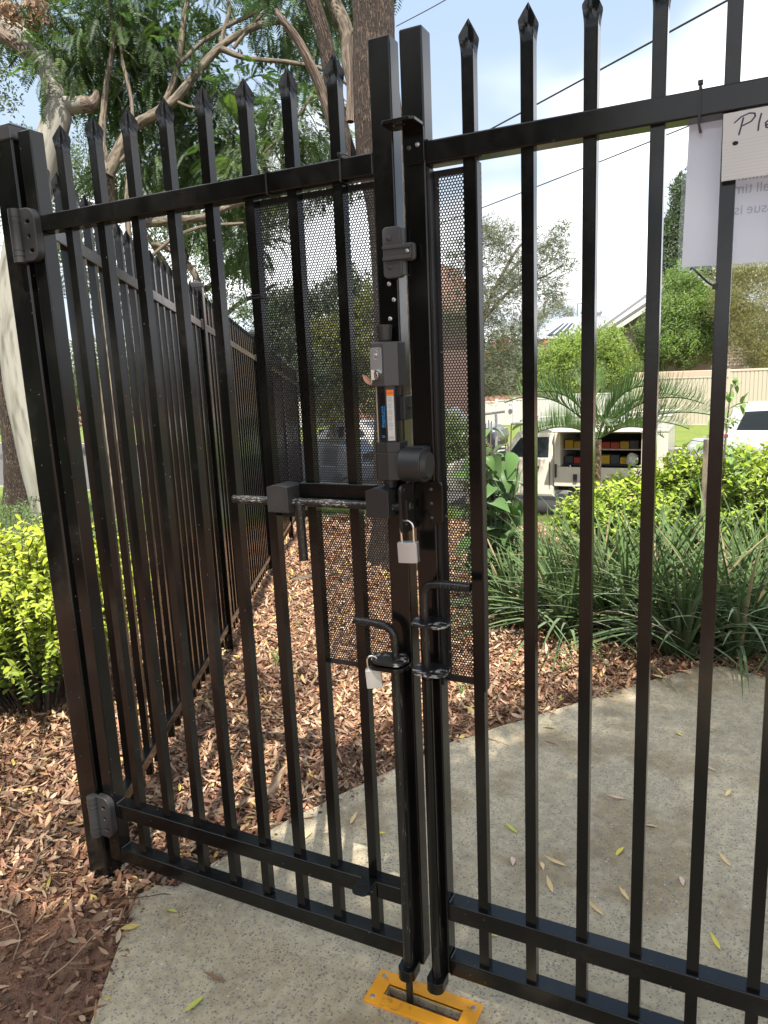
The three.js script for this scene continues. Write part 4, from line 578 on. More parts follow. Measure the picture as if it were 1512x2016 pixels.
// groundcover at far left behind the shrub
{ const sm = leafGeo(0.03, 0.016, { seg: 2 }); const cg = () => { const k = rr(0.7, 1.2); return [0.10 * k, 0.19 * k, 0.04 * k]; };
  [[-3.6, -2.3, 0.9, 0.75, 'dark green ground cover mound behind the golden shrub'], [-4.6, -3.4, 1.0, 0.7, 'green ground cover mound in front of the white trunk'], [-5.6, -3.6, 1.0, 0.8, 'green ground cover mound at the far left edge']].forEach(([x, z, r, h, l]) => shrub('ground_cover', l, 'ground cover', x, z, { r, h, stems: 150, leaf: sm, m: gold, L: 0.4, node: 0.035, colors: cg, lsize: 1.3, group: 'ground cover mounds' })); }
// strappy clumps
const strapMat = leafMat(1, 1, 1, 0.25, 0.12);
function clump(label, x, z, n, L, seed) {
  rnd = RNG(seed); const o = thing('strappy_plant', label, 'plant', [x, ground(x, z) - 0.01, z], 0, 'strappy plants along the concrete'), bl = [];
  const g1 = bladeGeo(0.75, 0.027, 0.50, 7, 0.5), g2 = bladeGeo(0.75, 0.025, 0.98, 8, 0.5), g3 = bladeGeo(0.7, 0.026, 0.22, 6, 0.5), l = [[], [], []];
  for (let i = 0; i < n; i++) { const a = rr(0, 6.283), rad = rr(0, 0.10), e = rr(-0.05, 0.62), k = rr(0.55, 1.3), s = 1.38 * L * rr(0.55, 1.15) / 0.75; l[Math.floor(rnd() * 3)].push({ p: V(Math.sin(a) * rad, 0, Math.cos(a) * rad), q: new THREE.Quaternion().setFromEuler(new THREE.Euler(e, a, 0, 'YXZ')), s: [1.05, s, s], c: rnd() < 0.05 ? [0.30, 0.23, 0.12] : [0.078 * k, 0.140 * k, 0.034 * k] }); }
  [g1, g2, g3].forEach((g, i) => inst(o, 'blades', g, strapMat, l[i])); return o;
}
const CL = [[1020, 1235, 0.62, 'strappy plant nearest the perforated sheet'], [1075, 1195, 0.62, 'strappy plant behind the first open gap right of the latch'], [1120, 1255, 0.66, 'strappy plant arching over the leaf litter by the concrete'], [1180, 1220, 0.74, 'tall strappy plant below the palm'], [1235, 1265, 0.70, 'strappy plant leaning over the left edge of the concrete'], [1290, 1235, 0.78, 'tallest strappy plant behind the fourth right picket gap'], [1340, 1290, 0.68, 'strappy plant whose blades hang onto the far concrete edge'], [1400, 1240, 0.76, 'dense strappy plant behind the fifth right picket'], [1450, 1295, 0.72, 'strappy plant at the far right concrete edge'], [1500, 1240, 0.76, 'strappy plant at the right edge of the picture'], [1560, 1290, 0.72, 'strappy plant just outside the right edge'], [1150, 1150, 0.66, 'strappy plant in the second row left of the golden shrubs'], [1330, 1170, 0.72, 'strappy plant in the second row before the golden shrubs'], [1440, 1165, 0.72, 'strappy plant in the second row at right']];
CL.forEach(([px, py, L, l], i) => { let h = -0.36, p; for (let k = 0; k < 6; k++) { const d = ray(px, py), t = (h - EYE.y) / d.y; p = EYE.clone().addScaledVector(d, t); h = ground(p.x, p.z); } clump(l, p.x, p.z, i < 11 ? 135 : 95, L, 900 + i); });
rnd = RNG(612);
// broad-leaved creeper standing left of the strappy plants
{
  const p = at(972, 1060, 5.6); p.y = ground(p.x, p.z); const o = thing('broadleaf_creeper', 'glossy broad-leaved creeper seen right of the perforated sheet', 'plant', p.toArray()); const sg = [], lv = [], g = leafGeo(0.175, 0.105, { seg: 6, fold: 0.35, curl: 0.45, shape: 0.62, stalk: 0.02 });
  for (let i = 0; i < 34; i++) { const a = rr(0, 6.28), h = rr(0.6, 1.5), cv = new THREE.CatmullRomCurve3([V(rr(-0.1, 0.1), 0, rr(-0.1, 0.1)), V(Math.cos(a) * 0.12, h * 0.5, Math.sin(a) * 0.12), V(Math.cos(a) * rr(0.06, 0.22), h, Math.sin(a) * rr(0.1, 0.3))]); sg.push(clean(new THREE.TubeGeometry(cv, 8, 0.005, 5))); for (let k = 2; k < 12; k++) { const c = cv.getPointAt(k / 11.5), d = rv().multiplyScalar(0.8).add(V(0, -0.35, 0.15)); const q = rr(0.6, 1.2); lv.push({ p: c, q: aim(d, V(0, 1, 0).add(rv().multiplyScalar(0.3)), rr(-0.3, 0.3)), s: rr(0.6, 1.2), c: [0.065 * q, 0.155 * q, 0.025 * q] }); } }
  part(o, 'stems', merge(...sg), barkGrey).userData.kind = 'stuff'; inst(o, 'foliage', g, leafMat(1, 1, 1, 0.35, 0.3), lv);
}
// young palm
{
  const b = at(1172, 985, 6.9); b.y = ground(b.x, b.z); const o = thing('young_palm', 'young palm with feathery arching fronds behind the shrubs', 'palm', b.toArray()), H = at(1172, 862, 6.9).y - b.y;
  part(o, 'trunk', limb([[V(0, 0, 0), 0.045], [V(0.01, H * 0.5, 0), 0.035], [V(0.02, H, 0), 0.03]], 10, 0.15, 6, 10), barkMat([0.14, 0.09, 0.06], [0.34, 0.24, 0.17], 8, 30, 0.01, 60));
  const fr = [[-1.0, 1.15, 0.1, 1.6], [-0.75, 1.5, 0.3, 1.55], [-0.25, 1.7, -0.2, 1.5], [0.35, 1.6, 0.1, 1.5], [0.95, 1.25, 0.2, 1.6], [1.3, 0.85, -0.1, 1.7], [0.7, 1.3, -0.4, 1.5], [0.9, 0.7, 0.7, 1.1], [-0.8, 0.55, 0.7, 1.15], [0.2, 1.0, 0.9, 1.0], [1.2, 0.75, -0.6, 1.2], [-1.1, 0.5, -0.5, 1.2]];
  for (const [dx, dy, dz, L0] of fr) { const L = L0 * 0.70;
    const d = V(dx * 0.9 + 0.12, dy, dz).normalize(), flatd = V(d.x, 0, d.z).normalize(), cv = new THREE.QuadraticBezierCurve3(V(0.02, H, 0), V(0.02, H, 0).addScaledVector(d, L * 0.6), V(0.02, H, 0).addScaledVector(d, L * 0.75).addScaledVector(flatd, L * 0.35).add(V(0, -0.30 * L, 0))), gs = [clean(new THREE.TubeGeometry(cv, 14, 0.006, 5))];
    for (let k = 7; k < 62; k++) for (const s of [-1, 1]) { const t = k / 62, p = cv.getPoint(t), T = cv.getTangent(t), S = T.clone().cross(V(0, 1, 0)).normalize().multiplyScalar(s), dir = S.multiplyScalar(0.85).addScaledVector(T, 0.75).add(V(0, rr(-0.1, 0.35), 0)), g = bladeGeo(0.34 * Math.sin(Math.PI * (0.12 + 0.82 * t)) * rr(0.8, 1.1), 0.0085, rr(0.2, 0.9), 3); g.applyQuaternion(aim(dir, V(0, 1, 0))); g.translate(p.x, p.y, p.z); gs.push(g); }
    part(o, 'frond', merge(...gs), leafMat(0.075, 0.145, 0.030, 0.35, 0.15));
  }
}
// sapling with a stake
{
  const b = at(1425, 1000, 6.0); b.y = ground(b.x, b.z); const o = thing('sapling', 'slender sapling with pale leaves rising above the golden shrubs', 'sapling', b.toArray()), H = at(1425, 755, 6.0).y - b.y, lv = [], gs = [limb([[V(0, 0, 0), 0.012], [V(-0.02, H * 0.6, 0), 0.009], [V(0.01, H, 0), 0.004]], 6, 0.1, 2, 10)];
  for (let i = 0; i < 16; i++) { const y = H * rr(0.5, 1.0), a = rr(0, 6.28), l = rr(0.12, 0.3), e = V(Math.cos(a) * l, y + l * 0.4, Math.sin(a) * l); gs.push(tube([V(0, y, 0), V(Math.cos(a) * l * 0.5, y + l * 0.3, Math.sin(a) * l * 0.5), e], 0.003, 6, 4)); for (let k = 0; k < 9; k++) { const q = rr(0.8, 1.2); lv.push({ p: V(0, y, 0).lerp(e, rr(0.3, 1)), q: aim(rv().add(V(0, -0.2, 0)), V(0, 1, 0)), s: rr(0.8, 1.5), c: [0.17 * q, 0.30 * q, 0.05 * q] }); } }
  part(o, 'trunk', merge(...gs), barkGrey); inst(o, 'foliage', leafGeo(0.075, 0.036, { seg: 4, fold: 0.2, curl: 0.2, shape: 0.8 }), leafMat(1, 1, 1, 0.45), lv);
  const s = at(1385, 1000, 5.9); s.y = ground(s.x, s.z); const st = thing('garden_stake', 'grey wooden stake standing among the golden shrubs', 'stake', s.toArray()); part(st, 'post', bb(-0.02, 0.02, -0.1, at(1385, 862, 5.9).y - s.y, -0.02, 0.02, 0.003), barkGrey);
}

// ------------------------------------------------------------------ trees
function sprigGeo(n, L, w, R, seed, shape = 0.9, hang = 0) { const q = RNG(seed), gs = []; for (let i = 0; i < n; i++) { const u = q() * 2 - 1, a = q() * 6.283, s = Math.sqrt(1 - u * u), d = V(s * Math.cos(a), u * 0.8 + 0.25 - hang, s * Math.sin(a)), g = leafGeo(L * (0.7 + 0.5 * q()), w * (0.8 + 0.4 * q()), { seg: 2, fold: 0.25, curl: 0.25, shape }); g.applyQuaternion(aim(d, V(0, 1, 0.2), (q() - 0.5) * 1.2)); const o = d.clone().multiplyScalar(R * q()); g.translate(o.x, o.y, o.z); gs.push(g); } return merge(...gs); }
// twice-pinnate frond: many narrow pinnae on a drooping rachis
function frondGeo(L, pairs, pl, pw, droop, seed) { const q = RNG(seed), pos = []; const tri = (a, b, c) => pos.push(...a, ...b, ...c);
  const C = t => [0, L * (t - 0.12 * droop * t * t), -L * droop * t * t * 0.7];
  for (let k = 0; k < 6; k++) { const a = C(k / 6), b = C((k + 1) / 6), w = 0.0016; tri([a[0] - w, a[1], a[2]], [a[0] + w, a[1], a[2]], [b[0], b[1], b[2]]); }
  for (let k = 1; k <= pairs; k++) for (const s of [-1, 1]) { const t = 0.12 + 0.88 * k / pairs, c = C(t), l = pl * Math.pow(Math.sin(Math.PI * (0.16 + 0.78 * t)), 0.8) * (0.85 + 0.3 * q()), f = 0.45 + 0.25 * q(), dz = -0.25 * l + 0.15 * l * (q() - 0.5); const e = [c[0] + s * l, c[1] + l * f, c[2] + dz], m = [(c[0] + e[0]) / 2, (c[1] + e[1]) / 2, (c[2] + e[2]) / 2 + 0.06 * l]; tri(c, [m[0] + f * pw * s * -0.5, m[1] + pw / 2, m[2]], e); tri(c, e, [m[0] + f * pw * s * 0.5, m[1] - pw / 2, m[2] - 0.003]); }
  const g = new THREE.BufferGeometry(); g.setAttribute('position', new THREE.Float32BufferAttribute(pos, 3)); g.computeVertexNormals(); return clean(g); }
const blobList = (blobs, { s = [0.8, 1.3], col, droopy = 0, flatten = 1 }) => { const l = []; for (const [c, r, n] of blobs) for (let i = 0; i < n; i++) { const d = rv(), e = Math.pow(rnd(), 0.45), p = c.clone().add(V(d.x * r * e, d.y * r * e * flatten, d.z * r * e)); const dir = d.clone().multiplyScalar(0.7).add(rv().multiplyScalar(0.6)).add(V(0, -droopy, 0)); l.push({ p, q: aim(dir, V(0, 1, 0).add(rv().multiplyScalar(0.4)), rr(-0.6, 0.6)), s: rr(...s), c: col(p, e) }); } return l; };
const pxBlobs = (list, depth, nk = 1) => list.map(([px, py, r, n, dd = 0]) => [at(px, py, depth + dd), r * (depth + dd) / FPX, Math.round(n * nk)]);
const pxLimb = (list, depth, seg = 9, lump = 0.12, seed = 1) => limb(list.map(([px, py, w, dd = 0]) => [at(px, py, depth + dd), w / 2 * (depth + dd) / FPX]), seg, lump, seed, 7);
const tint = (r, g, b, v = 0.25) => () => { const k = rr(1 - v, 1 + v); return [r * k * rr(0.9, 1.15), g * k, b * k * rr(0.8, 1.1)]; };
const leafW = leafMat(1, 1, 1, 0.52, 0.08);
rnd = RNG(2024);
// white-barked gum behind the post
{
  const b = at(112, 1035, 11); const o = thing('white_gum_tree', 'smooth white-barked tree forking above the capped post', 'tree', [0, 0, 0]);
  const gy = ground(b.x, b.z);
  const base = b.clone(); base.y = gy - 0.1;
  const T = [[112, 1010, 92], [80, 900, 80], [56, 800, 76], [40, 700, 74], [34, 600, 72], [42, 500, 68], [64, 400, 62], [92, 300, 56], [112, 232, 54], [114, 205, 50]].map(([x, y, w]) => [at(x, y, 11), w / 2 * 11 / FPX]);
  part(o, 'trunk', limb([[base, 0.42], ...T], 18, 0.06, 4, 7), barkWhite);
  part(o, 'limb', pxLimb([[112, 236, 44], [107, 180, 40], [92, 132, 40], [60, 90, 40], [10, 55, 42], [-60, 20, 44], [-160, -60, 40], [-260, -220, 34]], 11, 14, 0.06, 5), barkWhite);
  part(o, 'broken_stub', pxLimb([[106, 212, 40], [138, 208, 34], [160, 206, 31], [168, 204, 30]], 11, 12, 0.06, 6), barkWhite, 'short broken limb of the white tree');
  part(o, 'stub_end', pxLimb([[164, 206, 33], [176, 205, 32], [186, 198, 20], [190, 178, 8]], 11, 10, 0.3, 7), stubBark);
  part(o, 'peeling_bark', pxLimb([[-30, 50, 26], [22, 82, 24], [60, 118, 14], [74, 140, 3]], 10.9, 8, 0.2, 8), stubBark);
  inst(o, 'crown', sprigGeo(10, 0.13, 0.022, 0.12, 5, 0.8, 0.8), leafW, blobList(pxBlobs([[-200, -200, 160, 150], [-60, -120, 130, 110], [-300, -60, 140, 130]], 11), { col: tint(0.075, 0.12, 0.05), droopy: 0.5 }));
}
// brown rough trunk far left
{ const b = at(36, 1010, 13.5); b.y = ground(b.x, b.z) - 0.1; const o = thing('rough_bark_tree', 'rough brown trunk at the left edge behind the white tree', 'tree'); part(o, 'trunk', limb([[b, 0.36], [at(34, 985, 13.5), 0.24], [at(28, 900, 13.5), 0.19], [at(16, 780, 13.5), 0.19], [at(-14, 600, 13.5), 0.17], [at(-30, 300, 13.5), 0.13], [at(-20, 0, 13.5), 0.10]], 14, 0.14, 12, 6), barkBrown);
  inst(o, 'crown', sprigGeo(14, 0.07, 0.028, 0.14, 6), leafW, blobList(pxBlobs([[-60, 120, 110, 260], [-20, 320, 70, 130], [-120, 300, 120, 200], [30, 60, 80, 160]], 13.5), { col: tint(0.10, 0.15, 0.03) })); }
// feathery tree with a tangle of grey limbs
{
  const D = 11.5, o = thing('feathery_tree', 'tree with tangled grey limbs and ferny foliage behind the left leaf', 'tree');
  const b = at(222, 1000, D); b.y = ground(b.x, b.z) - 0.1;
  part(o, 'trunk', limb([[b, 0.24], [at(218, 800, D), 0.15], [at(214, 600, D), 0.125], [at(213, 460, D), 0.118], [at(212, 380, D), 0.115], [at(210, 320, D), 0.11]], 12, 0.12, 14, 7), barkGrey);
  const lb = [[[212, 340, 26], [200, 290, 22], [203, 230, 14], [210, 160, 11], [222, 90, 10], [216, 0, 8]], [[212, 345, 26], [232, 300, 24], [262, 250, 22], [300, 228, 20], [340, 200, 18], [386, 145, 16], [432, 94, 15], [480, 62, 12], [530, 44, 14], [556, 40, 15]], [[300, 228, 15], [322, 205, 13], [345, 150, 14], [356, 90, 12], [362, 40, 10], [376, -30, 8]], [[436, 96, 13], [475, 112, 10], [520, 118, 9], [580, 124, 9], [640, 138, 8], [690, 170, 6]], [[434, 96, 10], [442, 55, 8], [452, 20, 7], [440, -30, 6]], [[350, 130, 9], [395, 85, 8], [450, 50, 8], [510, 20, 8], [560, -20, 7]], [[460, 95, 8], [490, 55, 8], [520, 25, 7], [560, -10, 6]], [[215, 330, 12], [252, 300, 9], [260, 210, 8], [240, 110, 7], [238, 30, 6]], [[285, 440, 18, 1], [345, 434, 17, 0.5], [400, 428, 15, 0], [455, 405, 12, 0], [490, 395, 10, 0]], [[298, 505, 7], [340, 470, 7], [400, 446, 6], [480, 440, 6]], [[255, 340, 12], [250, 420, 12], [262, 520, 10]], [[300, 480, 14, 1.5], [330, 488, 14, 1.5], [370, 520, 12, 1.5], [392, 556, 12, 1.5]], [[330, 190, 7], [372, 210, 6], [420, 215, 6]], [[640, 138, 6], [600, 210, 6], [560, 260, 5], [520, 300, 5]]];
  lb.forEach((l, i) => part(o, 'limb', pxLimb(l, D - 0.4, 8, 0.14, 20 + i), barkGrey));
  const fr = frondGeo(0.42, 15, 0.085, 0.020, 0.55, 3), fr2 = frondGeo(0.34, 13, 0.075, 0.018, 0.9, 8);
  const bl = pxBlobs([[200, 60, 110, 300], [330, 110, 80, 190], [262, 180, 80, 200, 0.6], [420, 250, 95, 260, 0.6], [340, 290, 85, 240, 0.8], [500, 320, 85, 220], [560, 50, 70, 70], [625, 90, 60, 90], [585, 230, 70, 150], [640, 300, 75, 160, 0.8], [480, 180, 60, 60], [250, 330, 70, 120, 1], [120, 60, 80, 130], [110, 130, 55, 60, -0.6], [40, 20, 60, 100], [250, 10, 80, 150], [400, 10, 60, 50], [420, 400, 90, 170, 1], [480, 470, 60, 120, 1], [660, 30, 60, 80], [390, 160, 50, 50], [300, -60, 150, 200], [520, -60, 120, 130], [170, 150, 60, 70]], D, 1.15);
  const cf = (p, e) => { const k = rr(0.65, 1.25), y = rnd() < 0.18 ? 1.7 : 1; return [0.060 * k * y, 0.132 * k * (y > 1 ? 1.4 : 1), 0.021 * k]; };
  const all = blobList(bl, { s: [0.75, 1.35], col: cf, droopy: 0.45 });
  inst(o, 'crown', fr, leafW, all.filter((_, i) => i % 2)); inst(o, 'crown', fr2, leafW, all.filter((_, i) => !(i % 2)));
  inst(o, 'seed_pods', sprigGeo(8, 0.09, 0.03, 0.08, 12, 0.9, 0.9), leafMat(0.26, 0.165, 0.105, 0.2), blobList(pxBlobs([[60, 15, 45, 60, -1], [15, 30, 30, 30, -1]], D), { col: tint(1, 1, 1), droopy: 0.6 }));
}
// dense dark small-leaved tree farther back
{
  const D = 17, o = thing('dense_tree', 'dark small-leaved tree seen above the side fence', 'tree'), b = at(330, 960, D); b.y = ground(b.x, b.z) - 0.1;
  part(o, 'trunk', limb([[b, 0.3], [at(340, 760, D), 0.2], [at(345, 600, D), 0.17], [at(365, 480, D), 0.14], [at(390, 330, D), 0.08]], 10, 0.12, 40, 5), barkBrown);
  [[[345, 600, 14], [420, 560, 12], [470, 520, 9], [510, 490, 7]], [[440, 625, 9], [470, 598, 9], [510, 578, 8], [540, 560, 6]], [[350, 560, 12], [300, 480, 10], [250, 400, 8]]].forEach((l, i) => part(o, 'limb', pxLimb(l, D, 7, 0.15, 60 + i), barkBrown));
  inst(o, 'crown', sprigGeo(16, 0.075, 0.026, 0.16, 21), leafW, blobList(pxBlobs([[250, 280, 110, 420], [400, 350, 110, 420], [330, 450, 100, 380], [450, 520, 80, 280], [500, 420, 80, 240], [170, 380, 90, 320], [90, 330, 80, 220], [560, 380, 70, 160], [500, 620, 45, 90], [120, 500, 90, 260], [230, 560, 90, 260], [380, 600, 70, 160], [60, 440, 80, 200]], D), { s: [0.8, 1.35], col: tint(0.060, 0.115, 0.024, 0.4) }));
}
// big brown trunk behind the meeting stiles
{
  const D = 8, o = thing('rough_bark_tree', 'big brown furrowed trunk behind the meeting stiles', 'tree'), b = at(796, 1120, D); b.y = ground(b.x, b.z) - 0.1;
  part(o, 'trunk', limb([[b, 0.42], [at(796, 1000, D), 0.34], [at(792, 800, D), 0.30], [at(786, 600, D), 0.29], [at(774, 420, D), 0.285], [at(752, 300, D), 0.28], [at(742, 200, D), 0.26], [at(737, 100, D), 0.235], [at(734, 0, D), 0.225], [at(730, -150, D), 0.21], [at(715, -400, D), 0.18]], 26, 0.10, 33, 12), barkBrown);
  part(o, 'limb', pxLimb([[690, 330, 40, 0.3], [668, 250, 36, 0.3], [655, 160, 33, 0.3], [642, 90, 31, 0.3], [625, 30, 30, 0.3], [604, -30, 28, 0.3], [570, -140, 24, 0.3]], D, 12, 0.12, 35), barkBrown);
  part(o, 'limb', pxLimb([[676, 300, 26, 0.5], [654, 245, 22, 0.4], [636, 185, 21, 0.3], [612, 130, 20, 0.2], [584, 76, 17, 0.1], [556, 40, 14, 0], [543, 18, 6, 0]], D, 9, 0.22, 36), stubBark);
  part(o, 'limb', pxLimb([[700, 180, 22, 0.6], [683, 120, 24, 0.6], [684, 70, 28, 0.6], [668, 34, 34, 0.6], [652, -10, 30, 0.6], [640, -60, 26, 0.6]], D, 10, 0.2, 37), barkGrey);
  part(o, 'limb', pxLimb([[692, 140, 9, 0.2], [688, 95, 9, 0.2], [690, 66, 8, 0.2], [715, 40, 6, 0.2], [738, 12, 6, 0.2]], D, 7, 0.2, 38), barkGrey);
  part(o, 'dead_spur', pxLimb([[690, 240, 16, -0.28], [688, 150, 12, -0.28], [685, 75, 9, -0.28], [686, 66, 4, -0.28]], D, 7, 0.25, 39), stubBark);
  inst(o, 'crown', frondGeo(0.42, 15, 0.085, 0.02, 0.6, 13), leafW, blobList(pxBlobs([[640, -120, 120, 120], [760, -220, 150, 150], [590, -20, 60, 60], [680, 290, 26, 8]], D + 0.8), { s: [0.8, 1.3], col: tint(0.05, 0.11, 0.033, 0.3), droopy: 0.5 }));
}
const small = sprigGeo(16, 0.10, 0.036, 0.20, 31), fine = sprigGeo(14, 0.10, 0.017, 0.20, 33, 0.8, 0.5), tiny = sprigGeo(12, 0.085, 0.014, 0.14, 35, 0.8, 0.3);
function bgTree(name, label, D, trunk, blobs, geo, col, opt = {}) {
  const o = thing(name, label, opt.cat || 'tree', [0, 0, 0], 0, opt.group), b = at(trunk[0][0], trunk[0][1], D); b.y = ground(b.x, b.z) - 0.05;
  part(o, 'trunk', limb([[b, trunk[0][2] / 2 * D / FPX], ...trunk.slice(1).map(([x, y, w]) => [at(x, y, D), w / 2 * D / FPX])], 9, 0.12, D, 4), opt.bark || barkGrey);
  for (const l of opt.limbs || []) part(o, 'limb', pxLimb(l, D, 7, 0.14, D + l.length), opt.bark || barkGrey);
  inst(o, 'crown', geo, leafW, blobList(pxBlobs(blobs, D, opt.k || 2.2), { s: opt.s || [0.8, 1.3], col, droopy: opt.droopy || 0, flatten: opt.flatten || 1 })); return o;
}
const bott = bgTree('bottlebrush_tree', 'grey green tree with red bottlebrush flowers right of the latch', 14, [[925, 1000, 20], [926, 850, 16], [930, 720, 14], [950, 620, 11]], [[985, 480, 46, 70], [1015, 545, 55, 95], [965, 590, 60, 120], [1080, 480, 42, 45], [1105, 455, 26, 18], [1060, 540, 55, 70], [1115, 520, 28, 20], [985, 680, 55, 140], [968, 745, 42, 110], [1035, 640, 40, 55], [960, 450, 30, 30], [1085, 575, 38, 34], [920, 620, 70, 120], [930, 520, 60, 80]], tiny, tint(0.125, 0.155, 0.075, 0.35), { droopy: 0.3, k: 2, limbs: [[[948, 640, 9], [965, 590, 8], [1000, 520, 6], [1030, 478, 5], [1060, 470, 3]], [[950, 630, 7], [1020, 560, 5], [1070, 545, 4], [1110, 520, 3]], [[982, 560, 6], [1040, 500, 4], [1085, 480, 3]]] });
inst(bott, 'flowers', sprigGeo(14, 0.05, 0.012, 0.05, 71), leafMat(0.50, 0.035, 0.02, 0.2), blobList(pxBlobs([[975, 700, 40, 7], [990, 650, 45, 6], [960, 800, 30, 4], [1060, 690, 20, 2], [1040, 600, 30, 2]], 13.6), { col: tint(1, 1, 1), s: [0.5, 0.8] }), 'stuff');
const lime = tint(0.22, 0.33, 0.035, 0.4), mid = tint(0.11, 0.19, 0.035, 0.4), olive = tint(0.24, 0.25, 0.075, 0.35), dark = tint(0.05, 0.085, 0.03, 0.35);
bgTree('round_bush', 'bright green bushy tree behind the white fence, left of the gable', 39, [[1100, 845, 12], [1100, 760, 8]], [[1095, 715, 46, 190], [1130, 690, 40, 150], [1070, 745, 40, 130], [1140, 740, 44, 160], [1165, 680, 30, 80]], small, lime, { s: [1.2, 1.9], group: 'bushes behind the white fence' });
bgTree('round_bush', 'rounded green bush in front of the house gable', 40, [[1205, 840, 12], [1205, 760, 8]], [[1195, 700, 46, 190], [1225, 735, 40, 160], [1180, 750, 40, 130], [1200, 668, 26, 60], [1240, 765, 22, 60]], small, lime, { s: [1.2, 1.9], group: 'bushes behind the white fence' });
bgTree('round_bush', 'small bush against the weatherboard wall', 41.5, [[1265, 830, 10], [1268, 740, 7]], [[1268, 655, 26, 70], [1275, 690, 28, 80], [1258, 720, 20, 50], [1285, 730, 26, 60]], small, mid, { s: [1, 1.6], group: 'bushes behind the white fence' });
bgTree('street_tree', 'glossy mid green tree behind the cream fence', 40, [[1330, 850, 16], [1335, 740, 12]], [[1330, 620, 50, 200], [1375, 610, 50, 190], [1310, 670, 46, 180], [1360, 680, 50, 190], [1400, 650, 40, 130], [1345, 560, 40, 130], [1290, 640, 30, 80]], small, tint(0.15, 0.26, 0.035, 0.45), { s: [1.2, 1.9], group: 'trees behind the cream fence' });
bgTree('street_tree', 'grey green drooping tree at the right edge above the cream fence', 37, [[1480, 850, 18], [1485, 740, 13]], [[1450, 545, 50, 200], [1500, 540, 60, 220], [1470, 620, 60, 220], [1520, 640, 70, 220], [1430, 590, 40, 110], [1500, 700, 44, 130], [1460, 670, 44, 120], [1580, 560, 80, 200], [1495, 745, 22, 40]], fine, olive, { s: [1.2, 2], droopy: 0.5, group: 'trees behind the cream fence' });
bgTree('street_tree', 'tall dark tree behind the laminated sheet', 52, [[1390, 860, 20], [1390, 600, 15]], [[1375, 480, 50, 160], [1350, 430, 34, 90], [1380, 400, 44, 120], [1345, 500, 36, 100], [1400, 350, 40, 100], [1345, 375, 22, 30], [1325, 460, 26, 50], [1322, 520, 26, 50], [1420, 450, 50, 140], [1365, 535, 40, 90], [1440, 380, 50, 110]], small, tint(0.055, 0.10, 0.03, 0.4), { s: [2.2, 3.4], k: 4, group: 'trees behind the cream fence' });
bgTree('street_tree', 'pale far tree beyond the grey roof', 62, [[1110, 760, 8], [1105, 680, 6]], [[1100, 600, 24, 50], [1070, 615, 26, 60], [1120, 615, 18, 26], [1050, 640, 24, 50]], fine, tint(0.18, 0.21, 0.10, 0.3), { s: [1.6, 2.4] });
// greenery seen through the perforated sheet and far left
bgTree('street_tree', 'yellow green tree seen through the left perforated sheet', 27, [[655, 900, 12], [655, 760, 9]], [[640, 660, 50, 150], [690, 640, 50, 150], [730, 600, 50, 120], [660, 720, 60, 190], [720, 700, 60, 190], [600, 690, 40, 90], [740, 770, 50, 130], [650, 790, 50, 120]], small, tint(0.19, 0.22, 0.045, 0.35), { s: [1, 1.6], group: 'trees along the street' });
bgTree('street_tree', 'dark tree seen through the top of the left perforated sheet', 24, [[560, 900, 12], [560, 700, 9]], [[545, 620, 44, 120], [590, 600, 34, 60], [560, 670, 44, 130], [600, 740, 50, 110], [530, 740, 50, 110], [680, 560, 34, 36], [640, 590, 30, 30]], small, tint(0.06, 0.10, 0.035, 0.35), { s: [1, 1.6], group: 'trees along the street' });
bgTree('street_tree', 'green bushy tree seen through the right perforated sheet', 22, [[885, 960, 12], [885, 860, 9]], [[880, 860, 50, 150], [920, 900, 40, 110], [860, 920, 50, 130], [900, 960, 40, 90], [800, 880, 60, 120]], small, tint(0.15, 0.22, 0.04, 0.35), { s: [0.9, 1.4], group: 'trees along the street' });
bgTree('street_tree', 'far tree to the left beyond the side fence', 34, [[420, 850, 12], [420, 720, 9]], [[400, 720, 70, 200], [470, 740, 60, 160], [330, 730, 80, 200], [230, 740, 90, 200], [130, 760, 90, 200], [30, 780, 90, 200]], small, tint(0.10, 0.15, 0.04, 0.4), { s: [1.3, 2], group: 'trees along the street' });
